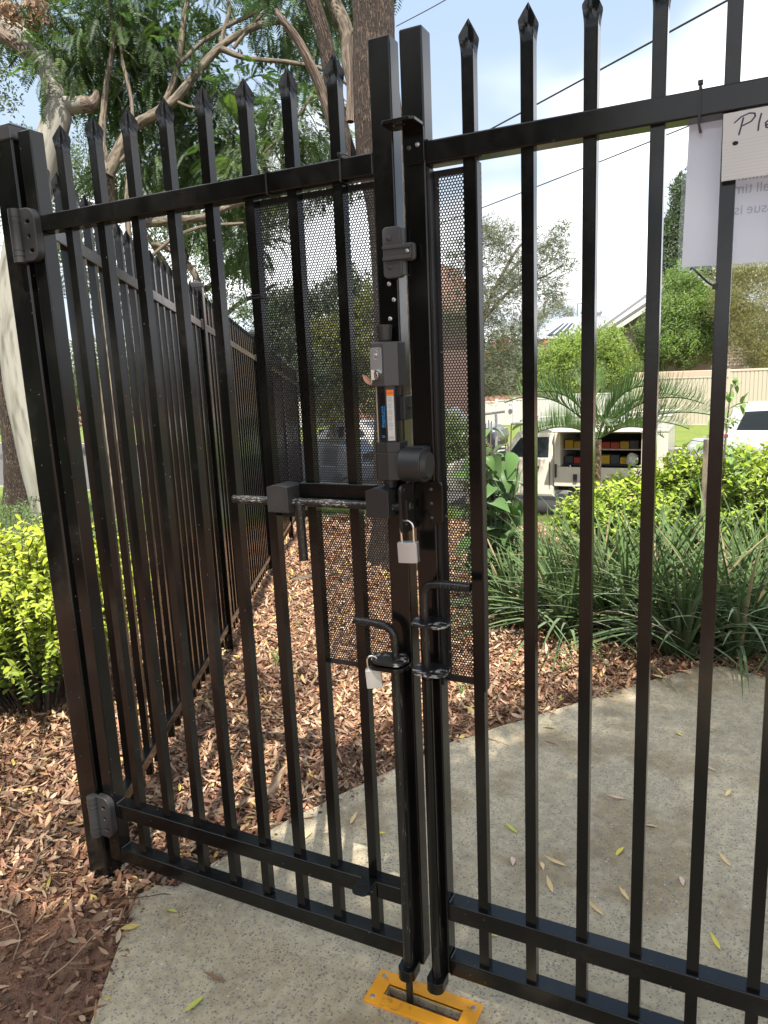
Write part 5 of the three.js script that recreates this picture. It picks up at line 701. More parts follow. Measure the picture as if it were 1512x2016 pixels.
// trees behind and over the standpoint: they shade the concrete and are mirrored in the black paint
{
  const G = sprigGeo(16, 0.11, 0.030, 0.20, 91, 0.8, 0.3);
  const o = thing('shade_tree', 'tree overhanging the gate from behind the standpoint', 'tree');
  part(o, 'trunk', limb([[V(5.6, -0.5, 4.6), 0.30], [V(5.5, 2, 4.5), 0.22], [V(5.0, 4, 4.2), 0.18], [V(4.2, 6, 3.8), 0.10]], 12, 0.1, 70, 5), barkGrey);
  [[V(5.2, 3.4, 4.3), V(3.6, 5.2, 3.0), V(2.4, 6.2, 2.2)], [V(5.1, 3.8, 4.2), V(4.4, 5.4, 5.4), V(3.0, 6.4, 6.2)], [V(5.2, 3.6, 4.3), V(6.6, 5.6, 3.6), V(7.6, 6.6, 3.0)]].forEach((p, i) => part(o, 'limb', limb(p.map((v, k) => [v, [0.10, 0.07, 0.03][k]]), 8, 0.12, 71 + i, 5), barkGrey));
  const W = (x, y, z, r, n) => [V(x, y, z), r, n];
  inst(o, 'crown', G, leafW, blobList([W(3.4, 6.5, 3.3, 1.3, 420), W(2.9, 6.2, 2.2, 0.95, 260), W(4.3, 6.7, 2.4, 1.3, 380), W(3.0, 6.6, 4.5, 1.1, 300), W(4.5, 6.5, 4.6, 1.3, 360), W(5.6, 6.8, 3.4, 1.4, 360), W(3.6, 6.6, 1.2, 1.0, 240), W(4.8, 6.6, 1.0, 1.1, 240), W(2.15, 6.5, 3.75, 0.62, 210), W(1.75, 6.7, 4.1, 0.55, 110), W(1.2, 6.6, 3.3, 0.6, 18), W(1.1, 6.4, 4.6, 0.8, 26), W(2.1, 6.4, 2.6, 0.55, 44), W(2.2, 6.7, 5.6, 0.9, 120), W(0.9, 6.6, 2.0, 0.7, 40), W(0.2, 6.5, 3.4, 0.7, 40), W(-0.3, 6.6, 4.4, 0.8, 34)], { s: [0.9, 1.5], col: tint(0.07, 0.115, 0.04) }));
  const dense = sprigGeo(18, 0.14, 0.055, 0.30, 92, 0.85, 0.2);
  [[-5.4, 8.4, 'left, nearest the hedge bushes'], [-9.2, 5.4, 'far left'], [-2.6, 11.5, 'and farthest back'], [-12, 0.5, 'beyond the lawn at left']].forEach(([x, z, w], i) => {
    const o2 = thing('backdrop_tree', `dense dark tree behind the standpoint, ${w}`, 'tree', [x, -0.4, z], 0, 'dark trees behind the standpoint');
    part(o2, 'trunk', limb([[V(0, 0, 0), 0.35], [V(0.1, 2.5, 0), 0.26], [V(0.3, 5, -0.2), 0.15]], 12, 0.1, 80 + i, 4), barkBrown);
    inst(o2, 'crown', dense, leafW, blobList([W(0, 2.2, 0, 1.9, 420), W(1.2, 3.6, 0.4, 1.8, 380), W(-1.2, 3.8, -0.4, 1.9, 400), W(0.2, 5.6, 0, 2.2, 480), W(0.8, 7.2, 0.2, 1.7, 280), W(-0.6, 0.9, 0.2, 1.4, 220)], { s: [1.1, 1.7], col: tint(0.045, 0.075, 0.025) }));
  });
}

{ const sp = sprigGeo(14, 0.09, 0.04, 0.16, 97); [[-4.6, 3.4, 1.5, 2.0, 'dark hedge bush behind the standpoint, nearest the side fence'], [-6.6, 4.6, 1.7, 2.4, 'dark hedge bush behind the standpoint, middle of three'], [-5.0, 6.4, 1.7, 2.2, 'dark hedge bush behind the standpoint, farthest back']].forEach(([x, z, r, h, l]) => { const o = thing('hedge_bush', l, 'bush', [x, -0.4, z], 0, 'hedge bushes behind the standpoint'); part(o, 'trunk', rod([0, 0, 0], [0, h * 0.6, 0], 0.05, 0.03, 8), barkGrey); inst(o, 'foliage', sp, leafW, blobList([[V(0, h * 0.5, 0), r, 620]], { s: [1.1, 1.8], col: tint(0.055, 0.095, 0.03), flatten: h / 2 / r })); }); }
{ const l = []; for (let i = 0; i < 5200; i++) { const x = rr(-120, 60), z = rr(-88, -64), h = 2.0 + 4.2 * fbm(x * 0.13, z * 0.1, 3, 3), k = rr(0.7, 1.3); l.push({ p: V(x, -1.6 + h * Math.pow(rnd(), 0.8), z), q: aim(rv(), V(0, 1, 0)), s: rr(5, 9), c: [0.085 * k, 0.125 * k, 0.05 * k] }); } meta(inst(scene, 'distant_trees', small, leafW, l), 'belt of distant trees behind the houses', 'trees'); }

// ------------------------------------------------------------------ fences and houses across the street
const white = mat({ color: lin(0.48, 0.48, 0.46), roughness: 0.6 }), cream = mat({ color: lin(0.42, 0.375, 0.30), roughness: 0.6 }), coping = mat({ color: lin(0.46, 0.35, 0.26), roughness: 0.8 }), greyRoof = mat({ color: lin(0.30, 0.31, 0.33), roughness: 0.5, metalness: 0.1 }), darkTrim = mat({ color: lin(0.09, 0.085, 0.09), roughness: 0.7 });
function boardFence(name, label, x0, x1, z, yb, yt, m, pitch, group) {
  const o = thing(name, label, 'fence', [x0, yb, z], 0, group), L = x1 - x0, H = yt - yb, gs = []; for (let x = 0.04; x < L - 0.04; x += pitch) gs.push(box(x, x + pitch * 0.8, 0.06, H - 0.05, -0.01, 0.012));
  part(o, 'boards', merge(...gs, box(0.03, L - 0.03, 0.06, H - 0.05, -0.022, -0.011)), m).userData.kind = 'stuff'; part(o, 'top_rail', bb(0, L, H - 0.06, H, -0.03, 0.03, 0.008), m); part(o, 'bottom_rail', bb(0, L, 0.02, 0.08, -0.03, 0.03, 0.008), m);
  part(o, 'post', bb(-0.06, 0.06, -0.2, H + 0.06, -0.06, 0.06, 0.01), m); return o;
}
{
  const zf = -34.2, X = px => { const d = ray(px, 800), t = (zf - EYE.z) / d.z; return EYE.x + t * d.x; }, Y = (px, py) => { const d = ray(px, py), t = (zf - EYE.z) / d.z; return EYE.y + t * d.y; };
  const yb = -1.72;
  boardFence('street_fence', 'white board fence left of the house number panel', X(930), X(978), zf, yb, Y(985, 790), white, 0.12, 'white street fence');
  const gp = boardFence('street_fence', 'white fence panel carrying the number 86 and a letterbox', X(978), X(1013), zf, yb, Y(995, 787), white, 0.13, 'white street fence');
  { const L = X(1013) - X(978), cx = (X(1005) - X(978)), t = canvasTex(64, 64, (c, w, h) => { c.fillStyle = '#d8d8d4'; c.fillRect(0, 0, w, h); c.fillStyle = '#4a4a48'; c.font = 'bold 50px sans-serif'; c.textAlign = 'center'; c.textBaseline = 'middle'; c.fillText('86', 32, 34, 58); }); part(gp, 'house_number', clean(new THREE.PlaneGeometry(0.26, 0.24).translate(cx, Y(1004, 797) - yb, 0.014)), mat({ map: t, roughness: 0.6 })); part(gp, 'letterbox', merge(rod([cx, Y(1004, 809) - yb, 0.012], [cx, Y(1004, 809) - yb, 0.05], 0.10, 0.10, 18)), darkTrim); }
  boardFence('street_fence', 'white fence gate right of the house number', X(1013), X(1056), zf, yb, Y(1030, 785), white, 0.14, 'white street fence');
  boardFence('street_fence', 'lower white board fence between the house number and the palm', X(1056), X(1102), zf, yb, Y(1080, 783), white, 0.14, 'white street fence');
  boardFence('street_fence', 'taller white board fence behind the palm', X(1102), X(1250), zf, yb, Y(1130, 775), white, 0.14, 'white street fence');
  boardFence('boundary_fence', 'tall cream panel fence behind the parked white wagon, left part', X(1250), X(1432), zf + 0.6, yb, Y(1340, 742), cream, 0.16, 'cream boundary fence');
  boardFence('boundary_fence', 'tall cream panel fence at the right edge', X(1432), X(1640), zf + 0.5, yb, Y(1470, 727), cream, 0.16, 'cream boundary fence');
  single('retaining_wall', merge(bb(X(1248), X(1700), -1.8, Y(1340, 731), zf - 0.6, zf - 0.25, 0.02)), coping, 'pale timber retaining wall top above the cream fence', 'wall');
}
{ // weatherboard house with a street gable
  const zf = -45, P = (px, py, z = zf) => { const d = ray(px, py), t = (z - EYE.z) / d.z; return EYE.clone().addScaledVector(d, t); };
  const a = P(1176, 656), ap = P(1352, 528), yb = -1.7, xr = 2 * ap.x - a.x, o = thing('weatherboard_house', 'cream weatherboard house with white rake boards on its gable', 'house', [ap.x, yb, zf]);
  const hw = ap.x - a.x, ea = a.y - yb, apx = ap.y - yb, wl = hw - 1.6;
  const slope = (apx - ea) / hw, wy = x => apx - slope * Math.abs(x) - 0.35;
  for (let y = 2.2; y < apx - 0.5; y += 0.17) { const half = Math.min(wl, (apx - 0.4 - y) / slope); if (half > 0.3) part(o, 'weatherboard', (() => { const g = box(-half, half, 0, 0.175, -0.02, 0.012); const p = g.attributes.position; for (let i = 0; i < p.count; i++) if (p.getZ(i) > 0 && p.getY(i) > 0.1) p.setZ(i, -0.008); g.computeVertexNormals(); return g.translate(0, y, 0); })(), cream); }
  part(o, 'wall', (() => { const g = extr([[-wl, 0], [wl, 0], [wl, apx - slope * wl - 0.3], [0, apx - 0.3], [-wl, apx - slope * wl - 0.3]], 9, 0); return g.translate(0, 0, -9.05); })(), cream);
  const L = Math.hypot(hw, apx - ea), an = Math.atan2(apx - ea, hw);
  for (const s of [-1, 1]) { const rb = box(0, L, -0.30, 0, -0.02, 0.03), rf = box(-0.15, L, 0.005, 0.06, -9.6, 0.06), bt = box(-0.15, L, 0.062, 0.085, 0.0, 0.07); for (const [g, n, m] of [[rb, 'rake_board', white], [rf, 'roof', greyRoof], [bt, 'roof_edge', darkTrim]]) { g.rotateZ(an); if (s > 0) g.scale(-1, 1, 1); g.translate(s * hw, ea, n === 'rake_board' ? 0.5 : 0.5); if (s > 0) { const p = g.attributes.position; for (let i = 0; i < p.count; i += 3) { const t = [p.getX(i), p.getY(i), p.getZ(i)]; p.setXYZ(i, p.getX(i + 1), p.getY(i + 1), p.getZ(i + 1)); p.setXYZ(i + 1, ...t); } g.computeVertexNormals(); } part(o, n, g, m); } }
  // lower porch gable in front
  const c = P(1212, 640, -43.4), d = P(1352, 547, -43.4), L2 = Math.hypot(d.x - c.x, d.y - c.y), an2 = Math.atan2(d.y - c.y, d.x - c.x);
  const pb = box(0, L2, -0.30, 0, 0, 0.05).rotateZ(an2).translate(c.x - ap.x, c.y - yb, 1.6), pr = box(-0.1, L2, 0.004, 0.06, -1.6, 0.1).rotateZ(an2).translate(c.x - ap.x, c.y - yb, 1.6), pe = box(-0.1, L2, 0.062, 0.088, 0.02, 0.12).rotateZ(an2).translate(c.x - ap.x, c.y - yb, 1.6);
  part(o, 'porch_rake_board', pb, white); part(o, 'porch_roof', pr, greyRoof); part(o, 'porch_roof_edge', pe, darkTrim);
  part(o, 'porch_post', bb(c.x - ap.x + 0.1, c.x - ap.x + 0.28, 0, c.y - yb - 0.2, 1.45, 1.62, 0.01), white);
  part(o, 'window', bb(-wl + 0.6, -wl + 1.7, 1.0, 2.1, 0.014, 0.05, 0.01), mat({ color: lin(0.05, 0.06, 0.07), roughness: 0.1 }));
}
{ // grey-roofed house with solar panels
  const zf = -50, P = (px, py, z) => { const d = ray(px, py), t = (z - EYE.z) / d.z; return EYE.clone().addScaledVector(d, t); };
  const A = P(1030, 668, zf), B = P(1250, 664, zf), C = P(1195, 622, zf - 5), D = P(1112, 624, zf - 5), o = thing('grey_roof_house', 'house with a pale grey metal hip roof and solar panels', 'house');
  const quad = (...v) => { const g = new THREE.BufferGeometry(); const p = []; for (let i = 1; i < v.length - 1; i++) p.push(...v[0].toArray(), ...v[i].toArray(), ...v[i + 1].toArray()); g.setAttribute('position', new THREE.Float32BufferAttribute(p, 3)); g.computeVertexNormals(); return clean(g); };
  const E = V(B.x, B.y, zf - 10), F = V(A.x, A.y, zf - 10);
  part(o, 'roof', merge(quad(A, B, C, D), quad(B, E, C), quad(E, F, D, C), quad(F, A, D)), greyRoof);
  const rib = []; for (let k = 1; k < 26; k++) { const t = k / 26, p = A.clone().lerp(B, t), q = D.clone().lerp(C, t); rib.push(rod(p.add(V(0, 0.01, 0)).toArray(), q.add(V(0, 0.01, 0)).toArray(), 0.03, 0.03, 5)); } part(o, 'roof_ribs', merge(...rib), greyRoof).userData.kind = 'stuff';
  part(o, 'wall', box(A.x + 0.6, B.x - 0.6, -1.7, A.y - 0.02, zf - 9.4, zf - 0.6), white);
  const n = V().subVectors(B, A).cross(V().subVectors(D, A)).normalize(); if (n.y < 0) n.negate();
  for (const [px, k] of [[1076, 0], [1090, 1], [1103, 2]]) { const u = (P(px, 660, zf).x - A.x) / (B.x - A.x), S = (s, t) => A.clone().lerp(B, s).lerp(D.clone().lerp(C, s), t).addScaledVector(n, 0.10), w = 0.062; part(o, 'solar_panel', merge(quad(S(u - w / 2, 0.12), S(u + w / 2, 0.12), S(u + w / 2, 0.62), S(u - w / 2, 0.62))), mat({ color: lin(0.03, 0.035, 0.06), roughness: 0.15 })); part(o, 'panel_frame', merge(rod(S(u - w / 2, 0.12).toArray(), S(u - w / 2, 0.62).toArray(), 0.05, 0.05, 5), rod(S(u + w / 2, 0.12).toArray(), S(u + w / 2, 0.62).toArray(), 0.05, 0.05, 5)), white); }
  for (const px of [1150, 1178]) { const v = P(px, 622, zf - 5); part(o, 'roof_vent', merge(rod([v.x, v.y - 0.3, v.z], [v.x, v.y + 0.15, v.z], 0.16, 0.16, 14), new THREE.SphereGeometry(0.27, 14, 8).scale(1, 0.7, 1).translate(v.x, v.y + 0.25, v.z)), zinc); }
  const an = P(1137, 628, zf - 5), at_ = P(1137, 598, zf - 5); part(o, 'antenna', merge(rod(an.toArray(), at_.toArray(), 0.03, 0.03, 6), rod([at_.x - 0.15, at_.y, at_.z], [at_.x + 0.45, at_.y, at_.z], 0.025, 0.025, 6)), darkTrim);
}
{ // brick house glimpsed through the right perforated sheet, grey house through the left one
  const zf = -38, P = (px, py) => { const d = ray(px, py), t = (zf - EYE.z) / d.z; return EYE.clone().addScaledVector(d, t); };
  const e = P(868, 610), a = P(800, 500), hw = e.x - a.x, yb = -1.7, o = thing('brick_house', 'pinkish house gable seen through the right perforated sheet', 'house', [a.x, yb, zf]);
  part(o, 'wall', extr([[-hw + 0.5, 0], [hw - 0.5, 0], [hw - 0.5, e.y - yb + 0.6], [0, a.y - yb - 0.3], [-hw + 0.5, e.y - yb + 0.6]], 8, 0).translate(0, 0, -8), mat({ color: lin(0.26, 0.18, 0.15), roughness: 0.9 }));
  for (const s of [-1, 1]) { const g = extr([[0, a.y - yb], [s * hw, e.y - yb], [s * hw, e.y - yb - 0.2], [0, a.y - yb - 0.22]], 8.8, 0).translate(0, 0, -8.4); part(o, 'roof', g, mat({ color: lin(0.26, 0.15, 0.115), roughness: 0.85 })); }
  const z2 = -32, Q = (px, py) => { const d = ray(px, py), t = (z2 - EYE.z) / d.z; return EYE.clone().addScaledVector(d, t); }, g0 = Q(470, 800), g1 = Q(520, 690), g2 = Q(612, 742), o2 = thing('dark_house', 'dark grey house seen through the left perforated sheet', 'house', [g1.x, yb, z2]);
  part(o2, 'wall', box(g0.x - g1.x, g2.x - g1.x - 0.4, 0, g2.y - yb, -6, -0.5), mat({ color: lin(0.12, 0.12, 0.125), roughness: 0.8 })); part(o2, 'roof', extr([[0, g1.y - yb], [g2.x - g1.x, g2.y - yb], [g2.x - g1.x, g2.y - yb - 0.2], [-(g2.x - g1.x), g2.y - yb - 0.2], [-(g2.x - g1.x), g2.y - yb]], 6, 0).translate(0, 0, -6), mat({ color: lin(0.16, 0.16, 0.17), roughness: 0.6 })); part(o2, 'garage_door', box(0.2, g2.x - g1.x - 0.9, 0.1, 2.2, -0.49, -0.44), white);
}
// overhead cables
{ const wm = mat({ color: lin(0.02, 0.02, 0.022), roughness: 0.6 }); const cab = (label, a, b, r) => { const m = a.clone().lerp(b, 0.5).add(V(0, -0.05, 0)); single('overhead_cable', tube([a, m, b], r, 40, 6), wm, label, 'cable', 'overhead cables'); };
  cab('thick black overhead cable crossing the sky above the right leaf', at(650, 420, 26), at(1760, -178, 9.5), 0.020); cab('lower black overhead cable passing below the right top rail', at(800, 466, 30), at(1760, 85, 13), 0.017); cab('thin overhead cable at the top beside the meeting stiles', at(780, 52, 30), at(960, -50, 26), 0.02); cab('far thin cable above the house gable', at(1060, 593, 60), at(1400, 573, 60), 0.02); }

// ------------------------------------------------------------------ vehicles
const carWhite = mat({ color: lin(0.55, 0.55, 0.54), roughness: 0.28, clearcoat: 0.7, clearcoatRoughness: 0.05 }), carDark = mat({ color: lin(0.022, 0.026, 0.036), roughness: 0.28, clearcoat: 0.8, clearcoatRoughness: 0.05 }), glassM = mat({ color: lin(0.025, 0.03, 0.035), roughness: 0.05, metalness: 0.1 }), rubber = mat({ color: lin(0.018, 0.018, 0.019), roughness: 0.85 }), alloy = mat({ color: lin(0.45, 0.45, 0.46), metalness: 0.9, roughness: 0.35 }), lampM = mat({ color: lin(0.75, 0.77, 0.8), roughness: 0.12 }), redM = mat({ color: lin(0.4, 0.02, 0.02), roughness: 0.2 }), trimM = mat({ color: lin(0.025, 0.025, 0.027), roughness: 0.5 });
function taper(g, y0, y1, k) { const p = g.attributes.position; for (let i = 0; i < p.count; i++) { const t = clamp((p.getY(i) - y0) / (y1 - y0), 0, 1); p.setZ(i, p.getZ(i) * (1 - k * t)); } g.computeVertexNormals(); return g; }
const prof2 = (pts, w, bev) => extr(pts, w - 2 * bev, bev).translate(0, 0, -w / 2 + bev);
function wheel(parent, x, y, z, r, w) { const h = sub(parent, 'wheel'); const t = new THREE.TorusGeometry(r - w * 0.42, w * 0.42, 12, 28).scale(1, 1, 1.15).translate(x, y, z); part(h, 'tyre', clean(t), rubber); const s = Math.sign(z), gs = [rod([x, y, z - s * w * 0.2], [x, y, z + s * w * 0.30], r * 0.62, r * 0.60, 24)]; for (let k = 0; k < 5; k++) { const a = k * 1.257; gs.push(box(-r * 0.06, r * 0.06, r * 0.08, r * 0.6, 0, w * 0.06).rotateZ(a).translate(x, y, z + s * w * 0.32 - (s < 0 ? w * 0.06 : 0))); } part(h, 'rim', merge(...gs), alloy); }
function wagon(name, label, pos, dir, body, { L = 4.7, H = 1.75, W = 1.85, suv = true, group } = {}) {
  const o = thing(name, label, 'car', pos, dir > 0 ? 0 : Math.PI, group), hl = L / 2, bh = H * 0.56, cl = 0.24, r = suv ? 0.37 : 0.32;
  const arch = (cx) => { const a = []; for (let k = 0; k <= 10; k++) { const t = Math.PI * k / 10; a.push([cx + Math.cos(t) * r * 1.18, cl + 0.02 + Math.sin(t) * r * 1.18 + (r - cl) * 0.5]); } return a; };
  const fx = hl - 0.88, rx = -hl + 0.92;
  const pts = [[-hl + 0.05, cl + 0.08], ...arch(rx).reverse(), ...arch(fx).reverse(), [hl - 0.08, cl + 0.06], [hl, cl + 0.35], [hl - 0.04, bh - 0.18], [hl - 0.30, bh - 0.04], [hl - 1.25, bh + 0.06], [-hl + 0.2, bh + 0.07], [-hl + 0.02, bh - 0.1], [-hl, cl + 0.4]];
  part(o, 'body', taper(prof2(pts, W, 0.07), bh - 0.3, bh + 0.1, 0.06), body);
  const gh = suv ? [[hl - 1.35, bh], [hl - 2.05, H - 0.05], [hl - 2.5, H], [-hl + 0.65, H - 0.03], [-hl + 0.35, H - 0.12], [-hl + 0.12, bh]] : [[hl - 1.25, bh], [hl - 2.05, H - 0.04], [hl - 2.6, H], [-hl + 1.25, H - 0.06], [-hl + 0.45, bh + 0.02]];
  part(o, 'cabin', taper(prof2(gh, W * 0.93, 0.05), bh, H, 0.16), body);
  const inset = suv ? [[[hl - 1.62, bh + 0.06], [hl - 2.12, H - 0.14], [hl - 2.62, H - 0.11], [hl - 2.62, bh + 0.06]], [[hl - 2.70, bh + 0.06], [hl - 2.70, H - 0.11], [hl - 3.50, H - 0.12], [hl - 3.55, bh + 0.06]], [[hl - 3.66, bh + 0.08], [hl - 3.60, H - 0.13], [-hl + 0.62, H - 0.16], [-hl + 0.40, bh + 0.10]]] : [[[hl - 1.60, bh + 0.05], [hl - 2.15, H - 0.12], [hl - 2.60, H - 0.10], [hl - 2.60, bh + 0.05]], [[hl - 2.68, bh + 0.05], [hl - 2.68, H - 0.10], [-hl + 1.25, H - 0.15], [-hl + 0.95, bh + 0.06]]];
  inset.forEach(w => part(o, 'side_window', taper(prof2(w, W * 0.93 + 0.012, 0.001), bh, H, 0.16), glassM));
  part(o, 'windscreen', (() => { const g = box(0, Math.hypot(0.62, H - bh - 0.16), -0.006, 0.006, -W * 0.40, W * 0.40); g.rotateZ(Math.atan2(H - bh - 0.14, -0.62)); return g.translate(hl - 1.37, bh + 0.05, 0); })(), glassM);
  part(o, 'rear_window', box(-hl + (suv ? 0.14 : 0.6), -hl + (suv ? 0.15 : 0.62), bh + 0.12, H - 0.25, -W * 0.34, W * 0.34), glassM);
  for (const s of [-1, 1]) { wheel(o, fx, r, s * (W / 2 - 0.12), r, 0.24); wheel(o, rx, r, s * (W / 2 - 0.12), r, 0.24); part(o, 'headlight', bb(hl - 0.34, hl - 0.015, bh - 0.24, bh - 0.10, s > 0 ? W / 2 - 0.42 : -W / 2 + 0.06, s > 0 ? W / 2 - 0.06 : -W / 2 + 0.42, 0.03), lampM); part(o, 'tail_light', bb(-hl - 0.01, -hl + 0.22, bh - 0.26, bh + 0.02, s > 0 ? W / 2 - 0.26 : -W / 2 + 0.03, s > 0 ? W / 2 - 0.03 : -W / 2 + 0.26, 0.03), redM); part(o, 'mirror', bb(hl - 1.78, hl - 1.62, bh + 0.04, bh + 0.20, s > 0 ? W / 2 - 0.02 : -W / 2 - 0.20, s > 0 ? W / 2 + 0.20 : -W / 2 + 0.02, 0.04), body); for (const x of [hl - 2.50, hl - 3.40]) part(o, 'door_handle', bb(x, x + 0.18, bh - 0.12, bh - 0.08, s > 0 ? W / 2 - 0.03 : -W / 2 - 0.015, s > 0 ? W / 2 + 0.015 : -W / 2 + 0.03, 0.01), body); for (const x of [hl - 1.50, hl - 2.66, hl - 3.58]) part(o, 'door_seam', box(x, x + 0.012, cl + 0.2, bh, s > 0 ? W / 2 - 0.04 : -W / 2 - 0.002, s > 0 ? W / 2 + 0.002 : -W / 2 + 0.04), trimM); part(o, 'sill', bb(rx + 0.5, fx - 0.5, cl - 0.02, cl + 0.12, s > 0 ? W / 2 - 0.12 : -W / 2, s > 0 ? W / 2 : -W / 2 + 0.12, 0.02), trimM); }
  part(o, 'grille', bb(hl - 0.06, hl + 0.005, bh - 0.34, bh - 0.12, -W * 0.26, W * 0.26, 0.02), trimM); part(o, 'bumper', bb(hl - 0.2, hl + 0.04, cl + 0.02, cl + 0.26, -W * 0.46, W * 0.46, 0.06), trimM);
  if (suv) for (const s of [-1, 1]) part(o, 'roof_rail', rod([hl - 2.3, H + 0.04, s * W * 0.36], [-hl + 0.7, H + 0.03, s * W * 0.36], 0.02, 0.02, 8), alloy);
  return o;
}
const RY = -2.01;
wagon('parked_wagon', 'white wagon parked across the street at the right edge', [3.55, RY, -23.2], 1, carWhite, { L: 4.95, H: 1.86, W: 1.95 });
wagon('parked_car', 'white car parked across the street, seen through the left perforated sheet', [-11.2, RY, -23.0], 1, carWhite, { L: 4.5, H: 1.46, W: 1.8, suv: false });
wagon('parked_car', 'dark car parked on the near side, seen through the left perforated sheet', [-8.9, RY, -15.9], -1, carDark, { L: 4.5, H: 1.48, W: 1.8, suv: false });
wagon('parked_wagon', 'dark blue wagon parked across the street beside the right perforated sheet', [-9.2, RY, -26.0], 1, carDark, { L: 4.8, H: 1.75, W: 1.9 });
{ // service utility with a white canopy body, its side hatch raised
  const X0 = -5.80, W = 1.82, o = thing('service_utility', 'white work utility with a raised side hatch showing tool bins', 'utility vehicle', [0.28, RY, -15.4]); o.scale.set(0.845, 1.08, 0.95);
  const p = [[X0 + 0.06, 0.46], [X0 + 0.42, 0.46], [X0 + 0.46, 0.62], [X0 + 0.62, 0.82], [X0 + 0.86, 0.88], [X0 + 1.10, 0.82], [X0 + 1.26, 0.62], [X0 + 1.30, 0.44], [X0 + 2.95, 0.44], [X0 + 2.95, 1.15], [X0 + 1.52, 1.16], [X0 + 0.35, 1.06], [X0 + 0.05, 0.96], [X0, 0.7]];
  const cream2 = mat({ color: lin(0.56, 0.53, 0.45), roughness: 0.3, clearcoat: 0.6, clearcoatRoughness: 0.06 });
  part(o, 'cab_body', taper(prof2(p, W, 0.06), 0.9, 1.2, 0.05), cream2);
  part(o, 'cab_roof', taper(prof2([[X0 + 1.45, 1.12], [X0 + 2.02, 1.68], [X0 + 2.32, 1.75], [X0 + 2.80, 1.74], [X0 + 2.93, 1.66], [X0 + 2.93, 1.12]], W * 0.94, 0.05), 1.12, 1.75, 0.15), cream2);
  part(o, 'side_window', taper(prof2([[X0 + 1.66, 1.17], [X0 + 2.08, 1.60], [X0 + 2.84, 1.62], [X0 + 2.84, 1.17]], W * 0.94 + 0.012, 0.001), 1.12, 1.75, 0.15), glassM);
  part(o, 'windscreen', (() => { const g = box(0, 0.78, -0.006, 0.006, -W * 0.40, W * 0.40); g.rotateZ(Math.atan2(0.55, 0.56)); return g.translate(X0 + 1.44, 1.16, 0); })(), glassM);
  for (const s of [-1, 1]) { part(o, 'mirror', bb(X0 + 1.55, X0 + 1.72, 1.10, 1.34, s > 0 ? W / 2 : -W / 2 - 0.22, s > 0 ? W / 2 + 0.22 : -W / 2, 0.04), trimM); part(o, 'door_handle', bb(X0 + 2.42, X0 + 2.62, 0.98, 1.03, s > 0 ? W / 2 - 0.02 : -W / 2 - 0.03, s > 0 ? W / 2 + 0.03 : -W / 2 + 0.02, 0.01), trimM); for (const x of [X0 + 1.58, X0 + 2.88]) part(o, 'door_seam', box(x, x + 0.012, 0.55, 1.12, s > 0 ? W / 2 - 0.03 : -W / 2 - 0.003, s > 0 ? W / 2 + 0.003 : -W / 2 + 0.03), trimM); wheel(o, X0 + 0.86, 0.38, s * (W / 2 - 0.12), 0.38, 0.25); wheel(o, X0 + 4.15, 0.38, s * (W / 2 - 0.12), 0.38, 0.25); part(o, 'headlight', bb(X0 - 0.01, X0 + 0.3, 0.80, 0.96, s > 0 ? W / 2 - 0.4 : -W / 2 + 0.06, s > 0 ? W / 2 - 0.05 : -W / 2 + 0.4, 0.03), lampM); }
  part(o, 'bumper', bb(X0 - 0.10, X0 + 0.2, 0.42, 0.70, -W * 0.47, W * 0.47, 0.05), trimM);
  // service body: open box on the near side
  const a = X0 + 3.02, b = X0 + 5.80, z1 = W / 2 + 0.03, z0 = -z1;
  part(o, 'tray_side', bb(a, b, 0.62, 1.02, z1 - 0.05, z1, 0.01), cream2); part(o, 'tray_floor', bb(a, b, 0.72, 0.78, z0, z1 - 0.051, 0.01), cream2); part(o, 'body_front', bb(a, a + 0.16, 1.021, 1.72, z0 + 0.051, z1, 0.02), cream2); part(o, 'body_rear', bb(b - 0.62, b, 1.021, 1.72, z0 + 0.051, z1, 0.02), cream2); part(o, 'body_roof', bb(a - 0.02, b + 0.02, 1.722, 1.80, z0, z1 + 0.01, 0.03), cream2); part(o, 'body_back', bb(a, b, 0.79, 1.72, z0, z0 + 0.05, 0.01), mat({ color: lin(0.12, 0.12, 0.12), roughness: 0.8 }));
  part(o, 'hatch_door', (() => { const g = bb(0, b - a - 0.66, -0.02, 0.02, 0, 0.62, 0.008); g.rotateX(-0.12); return g.translate(a + 0.10, 1.73, z1 + 0.012); })(), cream2, 'raised hatch door');
  part(o, 'shelf', bb(a + 0.17, b - 0.63, 1.34, 1.37, z0 + 0.051, z1 - 0.3, 0.004), alloy); part(o, 'shelf', bb(a + 0.17, b - 0.63, 1.03, 1.06, z0 + 0.051, z1 - 0.25, 0.004), trimM);
  const cols = [[0.62, 0.42, 0.02], [0.45, 0.05, 0.03], [0.50, 0.34, 0.03], [0.05, 0.06, 0.08], [0.62, 0.42, 0.02], [0.45, 0.06, 0.03]]; rnd = RNG(88);
  const bm = cols.map(c => mat({ color: lin(...c.map(v => v * 0.55)), roughness: 0.5 })); for (const y of [1.372, 1.062]) for (let i = 0; i < 8; i++) { const x = a + 0.20 + i * 0.235; if (x > b - 0.86) break; part(o, 'parts_bin', bb(x, x + 0.215, y, y + rr(0.12, 0.18), z1 - 0.62, z1 - 0.30, 0.01), bm[Math.floor(rnd() * bm.length)]); }
  part(o, 'white_bag', (() => { const g = new THREE.IcosahedronGeometry(0.16, 3), q = g.attributes.position; for (let i = 0; i < q.count; i++) { const f = 0.75 + 0.5 * fbm(q.getX(i) * 12, q.getY(i) * 12, q.getZ(i) * 12, 3); q.setXYZ(i, q.getX(i) * f, q.getY(i) * f * 0.8, q.getZ(i) * f); } g.computeVertexNormals(); return clean(g).translate(b - 0.85, 1.16, z1 - 0.28); })(), white);
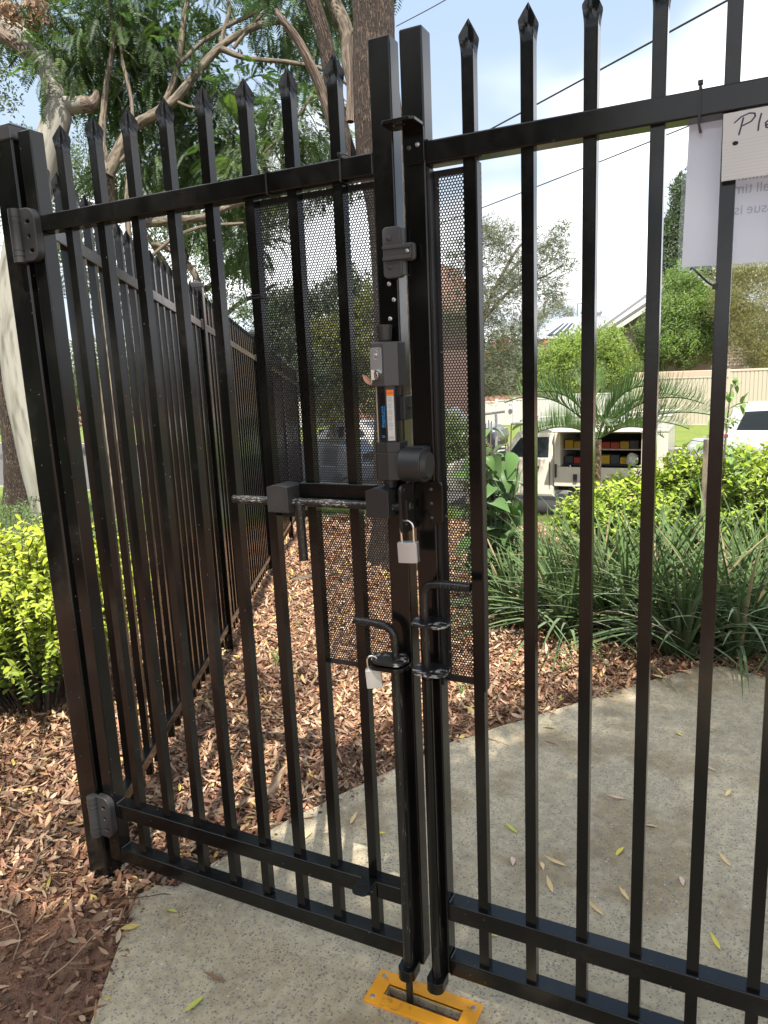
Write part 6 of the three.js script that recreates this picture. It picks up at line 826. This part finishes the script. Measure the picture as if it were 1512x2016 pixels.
  part(o, 'latch', bb(a + 0.02, a + 0.07, 0.80, 1.08, z1 + 0.001, z1 + 0.04, 0.01), trimM); part(o, 'latch', bb(a + 0.50, a + 0.60, 0.72, 0.88, z1 + 0.001, z1 + 0.04, 0.01), trimM); part(o, 'mudguard', bb(a + 0.35, a + 1.85, 0.34, 0.60, z1 - 0.30, z1 - 0.06, 0.05), trimM); part(o, 'chassis', bb(X0 + 0.4, b - 0.1, 0.46, 0.70, -0.45, 0.45, 0.03), trimM);
  const rk = [rod([X0 + 1.85, 1.90, z1 - 0.1], [b + 0.1, 2.04, z1 - 0.1], 0.025, 0.025, 8), rod([X0 + 1.85, 1.90, -z1 + 0.1], [b + 0.1, 2.04, -z1 + 0.1], 0.025, 0.025, 8)]; rk.forEach(g => part(o, 'rack_rail', g, white)); for (const x of [X0 + 2.1, a + 0.3, b - 0.3]) part(o, 'rack_bar', merge(rod([x, 1.96, -z1 + 0.1], [x, 1.96, z1 - 0.1], 0.022, 0.022, 8), rod([x, 1.70, z1 - 0.12], [x, 1.98, z1 - 0.1], 0.02, 0.02, 8), rod([x, 1.70, -z1 + 0.12], [x, 1.98, -z1 + 0.1], 0.02, 0.02, 8)), white);
}
{ // pale covered trailer behind the utility, black drain pipe and a white rail by the verge
  const o = thing('box_trailer', 'pale grey covered trailer behind the golden shrubs', 'trailer', [1.45, RY, -15.8]); part(o, 'tub', bb(-0.9, 0.8, 0.5, 1.15, -0.8, 0.8, 0.03), mat({ color: lin(0.3, 0.3, 0.29), roughness: 0.6 })); part(o, 'cover', bb(-0.86, 0.76, 1.151, 1.55, -0.76, 0.76, 0.12), mat({ color: lin(0.24, 0.25, 0.25), roughness: 0.7 })); wheel(o, 0, 0.32, 0.84, 0.32, 0.2); wheel(o, 0, 0.32, -0.84, 0.32, 0.2); part(o, 'drawbar', bb(-1.5, -0.9, 0.42, 0.5, -0.04, 0.04, 0.01), trimM);
  const gy = ground(-2.0, -13.5); const pp = thing('drain_pipe', 'fat black pipe lying on the verge before the utility', 'pipe', [-1.75, gy + 0.19, -13.55]); part(pp, 'tube', merge(rod([-1.9, 0, 0], [1.3, 0, 0.12], 0.17, 0.17, 28)), rubber);
  const rr_ = at(985, 800, 16), rl = thing('white_rail', 'short white post and rail beside the right perforated sheet', 'rail', [rr_.x, ground(rr_.x, rr_.z), rr_.z]); const hh = at(985, 816, 16).y - ground(rr_.x, rr_.z); part(rl, 'post', rod([-0.1, 0, 0], [-0.1, hh, 0], 0.03, 0.03, 10), white); part(rl, 'rail', rod([-0.6, hh - 0.02, 0], [0.1, hh + 0.06, 0], 0.028, 0.028, 10), white);
}
renderer.render(scene, camera);
